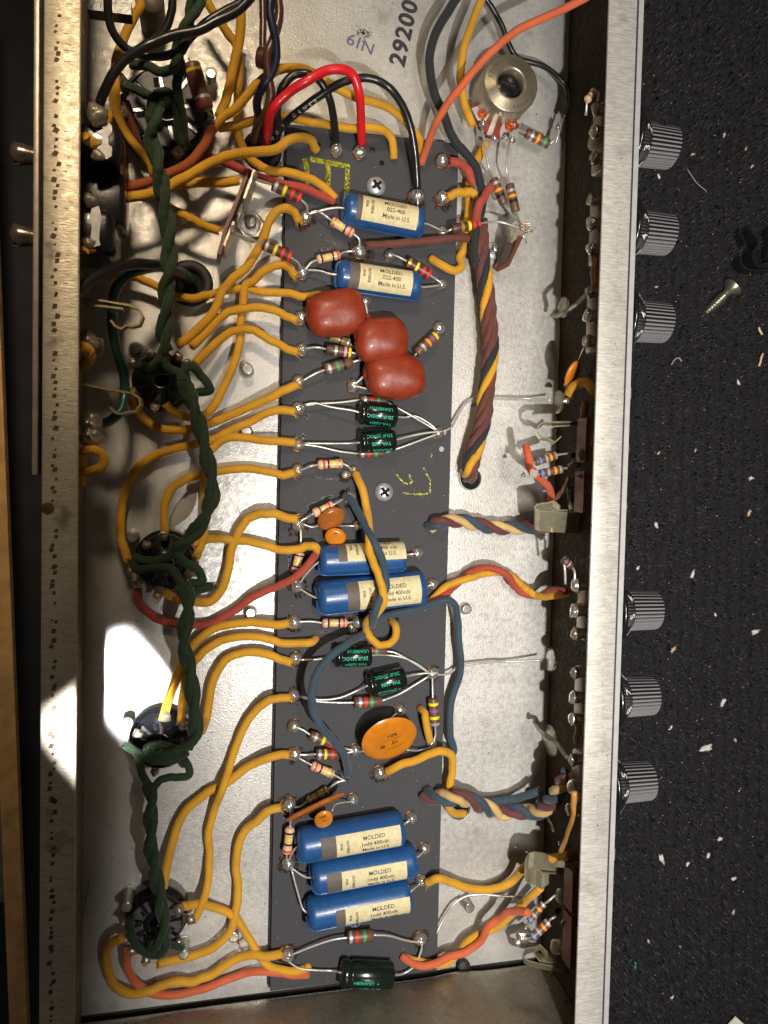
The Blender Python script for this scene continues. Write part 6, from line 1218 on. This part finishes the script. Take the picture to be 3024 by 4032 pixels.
# carpet loops standing up
g = G(); TF = [mat('carpet_loop', (42, 41, 43), .9, 0, .3, 6, spec=.2), mat('worn_carpet_loop', (56, 55, 57), .9, 0, .3, 6, spec=.3), mat('deep_carpet_loop', (24, 24, 27), .95, 0, .3, 6, spec=.1)]
for k in range(26000):
    x = 14.0 + rng.rand() * 17; y = -27 + rng.rand() * 52; x = round(x / .40) * .40 + rng.randn() * .09; a = 1.57 + rng.randn() * .55; l = .05 + .06 * rng.rand(); w_ = .028
    c = np.array([x, y, ZC + .06]); dx, dy = math.cos(a) * l, math.sin(a) * l; nx_, ny_ = -math.sin(a) * w_, math.cos(a) * w_; hh = .14 + .20 * rng.rand()
    g.add([c + [dx + nx_, dy + ny_, 0], c + [dx - nx_, dy - ny_, 0], c + [nx_, ny_, hh], c + [-nx_, -ny_, hh], c + [-dx + nx_, -dy + ny_, 0], c + [-dx - nx_, -dy - ny_, 0]], [(0, 1, 3, 2), (2, 3, 5, 4)], TF[int(rng.rand() ** 1.4 * 3) % 3 if rng.rand() < .8 else 1], True)
o = g.link('carpet_pile'); tag(o, kind='stuff')
ORD_ = 'first second third fourth fifth sixth seventh eighth ninth tenth eleventh twelfth thirteenth fourteenth fifteenth sixteenth seventeenth eighteenth nineteenth twentieth'.split()
ORD_ += ['twenty-' + q for q in ORD_[:9]] + ['thirtieth', 'thirty-first', 'thirty-second', 'thirty-third']
CY = sorted([y / 1.659 + OFF[cr][1] for cr, x, y in [('C', 1412, 882), ('C', 1207, 1008), ('C', 985, 1152), ('C', 1595, 1088), ('C', 1555, 970), ('F', 970, 215), ('F', 1505, 840), ('F', 985, 1300), ('F', 1225, 1283), ('F', 1588, 1465),
    ('I', 968, 112), ('I', 848, 392), ('I', 1205, 435), ('I', 1615, 808), ('I', 1355, 698), ('I', 1078, 925), ('I', 1405, 1268), ('I', 1295, 1568), ('I', 1485, 1518), ('I', 1062, 1436), ('I', 1575, 32),
    ('L', 1385, 502), ('L', 1004, 635), ('L', 1172, 668), ('L', 1308, 612), ('L', 1475, 762), ('L', 918, 1172), ('L', 1070, 1542), ('L', 1472, 982), ('L', 1165, 760), ('L', 1125, 1207), ('L', 1512, 182)]])
def crumb_label(i, cr, x, y, m_, s_):
    k = CY.index(y / 1.659 + OFF[cr][1]); X, Y = px(cr, x, y)
    where = 'close to the face plate' if X < 2640 else ('near the right edge' if X > 2880 else 'in the middle of the carpet')
    kn = [(572, 'first'), (915, 'second'), (1275, 'third'), (2404, 'fourth'), (2745, 'fifth'), (3085, 'lowest')]; n = min(kn, key=lambda q: abs(q[0] - Y))
    rel = 'level with' if abs(n[0] - Y) < 110 else ('below' if Y > n[0] else 'above')
    return '%s %s crumb on the carpet, %s from the top, %s the %s knob' % ('big' if s_ >= 18 else 'small', ['white', 'pinkish', 'greenish'][m_], ORD_[k], rel, n[1])
for i, (cr, x, y, s_, m_) in enumerate([('C', 1412, 882, 12, 0), ('C', 1207, 1008, 14, 1), ('C', 985, 1152, 13, 0), ('C', 1595, 1088, 12, 0), ('C', 1555, 970, 10, 1), ('F', 970, 215, 11, 1), ('F', 1505, 840, 15, 0), ('F', 985, 1300, 12, 1), ('F', 1225, 1283, 10, 1), ('F', 1588, 1465, 20, 0),
    ('I', 968, 112, 18, 0), ('I', 848, 392, 15, 0), ('I', 1205, 435, 20, 0), ('I', 1615, 808, 26, 0), ('I', 1355, 698, 12, 0), ('I', 1078, 925, 19, 1), ('I', 1405, 1268, 22, 0), ('I', 1295, 1568, 34, 0), ('I', 1485, 1518, 14, 1), ('I', 1062, 1436, 14, 0), ('I', 1575, 32, 17, 1),
    ('L', 1385, 502, 20, 0), ('L', 1004, 635, 26, 0), ('L', 1172, 668, 16, 0), ('L', 1308, 612, 18, 0), ('L', 1475, 762, 18, 0), ('L', 918, 1172, 14, 1), ('L', 1070, 1542, 12, 0), ('L', 1472, 982, 14, 1), ('L', 1165, 760, 10, 2), ('L', 1125, 1207, 10, 2), ('L', 1512, 182, 10, 1)]):
    c = P(cr, x, y, ZC + .22); g = G(); a = rng.rand() * 3; blob(g, (0, 0, 0), s_ * .0075 * (1 + .5 * rng.rand()), s_ * .0045, s_ * .004, [mat('white_crumb', (214, 208, 204), .6), mat('pink_crumb', (200, 168, 144), .6), mat('green_crumb', (160, 170, 110), .6)][m_], i, .35, 8, 5)
    o = g.link('crumb', loc=(0, 0, 0)); o.location = Vector(c); o.rotation_euler = (0, 0, [1.2, .3, 2.0, .9][i % 4]); tag(o, crumb_label(i, cr, x, y, m_, s_), 'crumb', 'crumbs on the carpet')
g = G(); c = P('L', 830, 1332, ZC + .2); box(g, c, .09, .32, .05, mat('teal_clipping', (60, 150, 140), .5), bev=.01); tag(g.link('teal_clipping'), 'tiny teal plastic clipping on the carpet near the bottom', 'clipping')
W(['C', (1170, 1105, ZC + .3), (1230, 1190, ZC + .35), (1300, 1255, ZC + .3)], 3, mat('pale_hair', (150, 146, 142), .4), 'fine curved pale hair on the carpet below the top knob', name='hair', cat='hair')
W(['F', (1068, 722, ZC + .3), (1090, 690), (1115, 680), (1132, 700, ZC + .3)], 5, MATS['pale_hair'], 'short bent metal whisker on the carpet below the third knob', name='whisker', cat='whisker')
for sp_ in (['F', (1637, 480, ZC + .3), (1659, 530, ZC + .3)], ['F', (1665, 650, ZC + .3), (1640, 735, ZC + .3)]):
    W(sp_, 8, mat('sawdust_splinter', (220, 196, 150), .5), 'pale splinter at the right edge of the carpet, %s of two' % ('upper' if sp_[1][1] < 500 else 'lower'), name='splinter', cat='splinter')
# the loose wood screw
a = P('F', 1268, 408, ZC + .25); b_ = P('F', 1468, 215, ZC + .5); d = unit(b_ - a); L = np.linalg.norm(b_ - a)
t = thing('wood_screw', 'loose brassy wood screw lying on the black carpet beside the third knob', 'screw', a)
WS = mat('brassy_screw', (196, 188, 168), .25, .9, .15, 6)
prof = [(0, .001), (.12 * L, .03)]; n = 9
for k in range(n):
    q = .1 * L + k * .62 * L / n; r_ = .10 + .06 * min(1, k / 4)
    prof += [(q, r_ * .8), (q + .02 * L, r_ * 1.5), (q + .03 * L, r_ * 1.5), (q + .05 * L, r_ * .85)]
g = G(); lathe(g, a, d, prof + [(.75 * L, .17), (.86 * L, .17)], WS, 20, close=False); g.link('threaded_shank', t)
g = G(); lathe(g, a, d, [(.82 * L, .17), (.97 * L, .46), (L, .47), (L * 1.02, .38), (L * 1.0, .001)], WS, 26, close=False); g.link('countersunk_head', t)
# black clip at the right edge
t = thing('spring_clip', 'black bent spring clip lying on the carpet at the right edge', 'clip', P('C', 1590, 1500, ZC + .4))
S_ = 2850, 800
def q6(x, y): return (2850 + x / 4.236, 800 + y / 4.236)
def flat(ptsz, name, z0, z1, th=.09):
    top = catmull([PS(*q6(x, y), z1) for x, y in ptsz], 5); top = np.array(top); T = np.gradient(top, axis=0); N = np.array([unit(np.cross(q, (0, 0, 1))) for q in T]) * th / 2; bot = top.copy(); bot[:, 2] = z0; V = []; F = []; n = len(top)
    for i in range(n): V += [top[i] + N[i], top[i] - N[i], bot[i] - N[i], bot[i] + N[i]]
    for i in range(n - 1):
        for k in range(4): F.append((i * 4 + k, i * 4 + (k + 1) % 4, (i + 1) * 4 + (k + 1) % 4, (i + 1) * 4 + k))
    F += [(3, 2, 1, 0), tuple((n - 1) * 4 + k for k in range(4))]; mk(name, V, F, mat('black_enamel', (34, 34, 36), .22, .2, .1, 4, coat=.4), t, smooth=False)
flat([(430, 420), (490, 500), (570, 620), (560, 710), (500, 800), (490, 920), (560, 1030), (680, 1060), (800, 1010)], 'upper_arm', ZC + .1, ZC + .9)
flat([(250, 470), (310, 560), (365, 690)], 'short_tab', ZC + .1, ZC + .6)
flat([(285, 880), (285, 980), (340, 1080), (480, 1115), (800, 1120)], 'lower_arm', ZC + .1, ZC + .7)
g = G(); box(g, PS(*q6(470, 960), ZC + .2), .9, 1.0, .2, MATS['black_enamel'], bev=.06); g.link('base_plate', t)
g = G(); box(g, PS(*q6(760, 700), ZC + .4), .5, 1.4, .5, MATS['black_enamel'], bev=.06); g.link('side_plate', t)

g = G(); q = [PS(X, Y, ZC + .4) for X, Y in ((2835, 4070), (2897, 4003), (2960, 4060), (2900, 4120))]; prism(g, [tuple(a[:2]) for a in q], ZC + .36, ZC + .4, mat('white_card', (226, 220, 212), .6)); tag(g.link('card_scrap'), 'corner of a white card scrap at the bottom right edge of the picture', 'card')
# left: wooden case edge and dark cloth beyond
g = G(); x0 = PS(140, 3600, -1.5)[0]
pa, pb, pc, pd = PS(28, 2000, -1.2), PS(108, 4060, -1.2), PS(38, 4060, -1.2), PS(-46, 2000, -1.2)
def ext(a, b, k): return b + (a - b) * k
tops = [pd + (pd - pc) * 1.0, pa + (pa - pb) * 1.0, pb + (pb - pa) * .3, pc + (pc - pd) * .3]
prism(g, [(q[0], q[1]) for q in tops], -1.65, -1.2, WOOD); tag(g.link('wooden_case_edge'), 'pale wooden batten running down the far left edge of the picture', 'batten')
g = G(); box(g, (-20, 0, -5.2), 44, 60, .2, mat('dark_bench_cloth', (30, 30, 37), .8, 0, .4, .8, .4, 8)); tag(g.link('bench'), kind='structure')
g = G(); box(g, (-9.5, -14, -4.6), 5, 6, .6, mat('grey_fabric', (120, 112, 98), .8, 0, .3, 2, .4, 10), bev=.2); tag(g.link('folded_rag'), 'grey beige folded rag beyond the wooden batten at bottom left', 'rag')
# cardboard-like underside lining of the end wall foreground: a loose fibre tuft
W(['J', (1580, 1230, .1), (1560, 1190, .25), (1575, 1170, .2), (1595, 1150, .15)], 5, mat('tan_thread', (170, 140, 110), .6), 'tiny tan thread lying left of the board near the bottom screw end', name='thread', cat='thread')
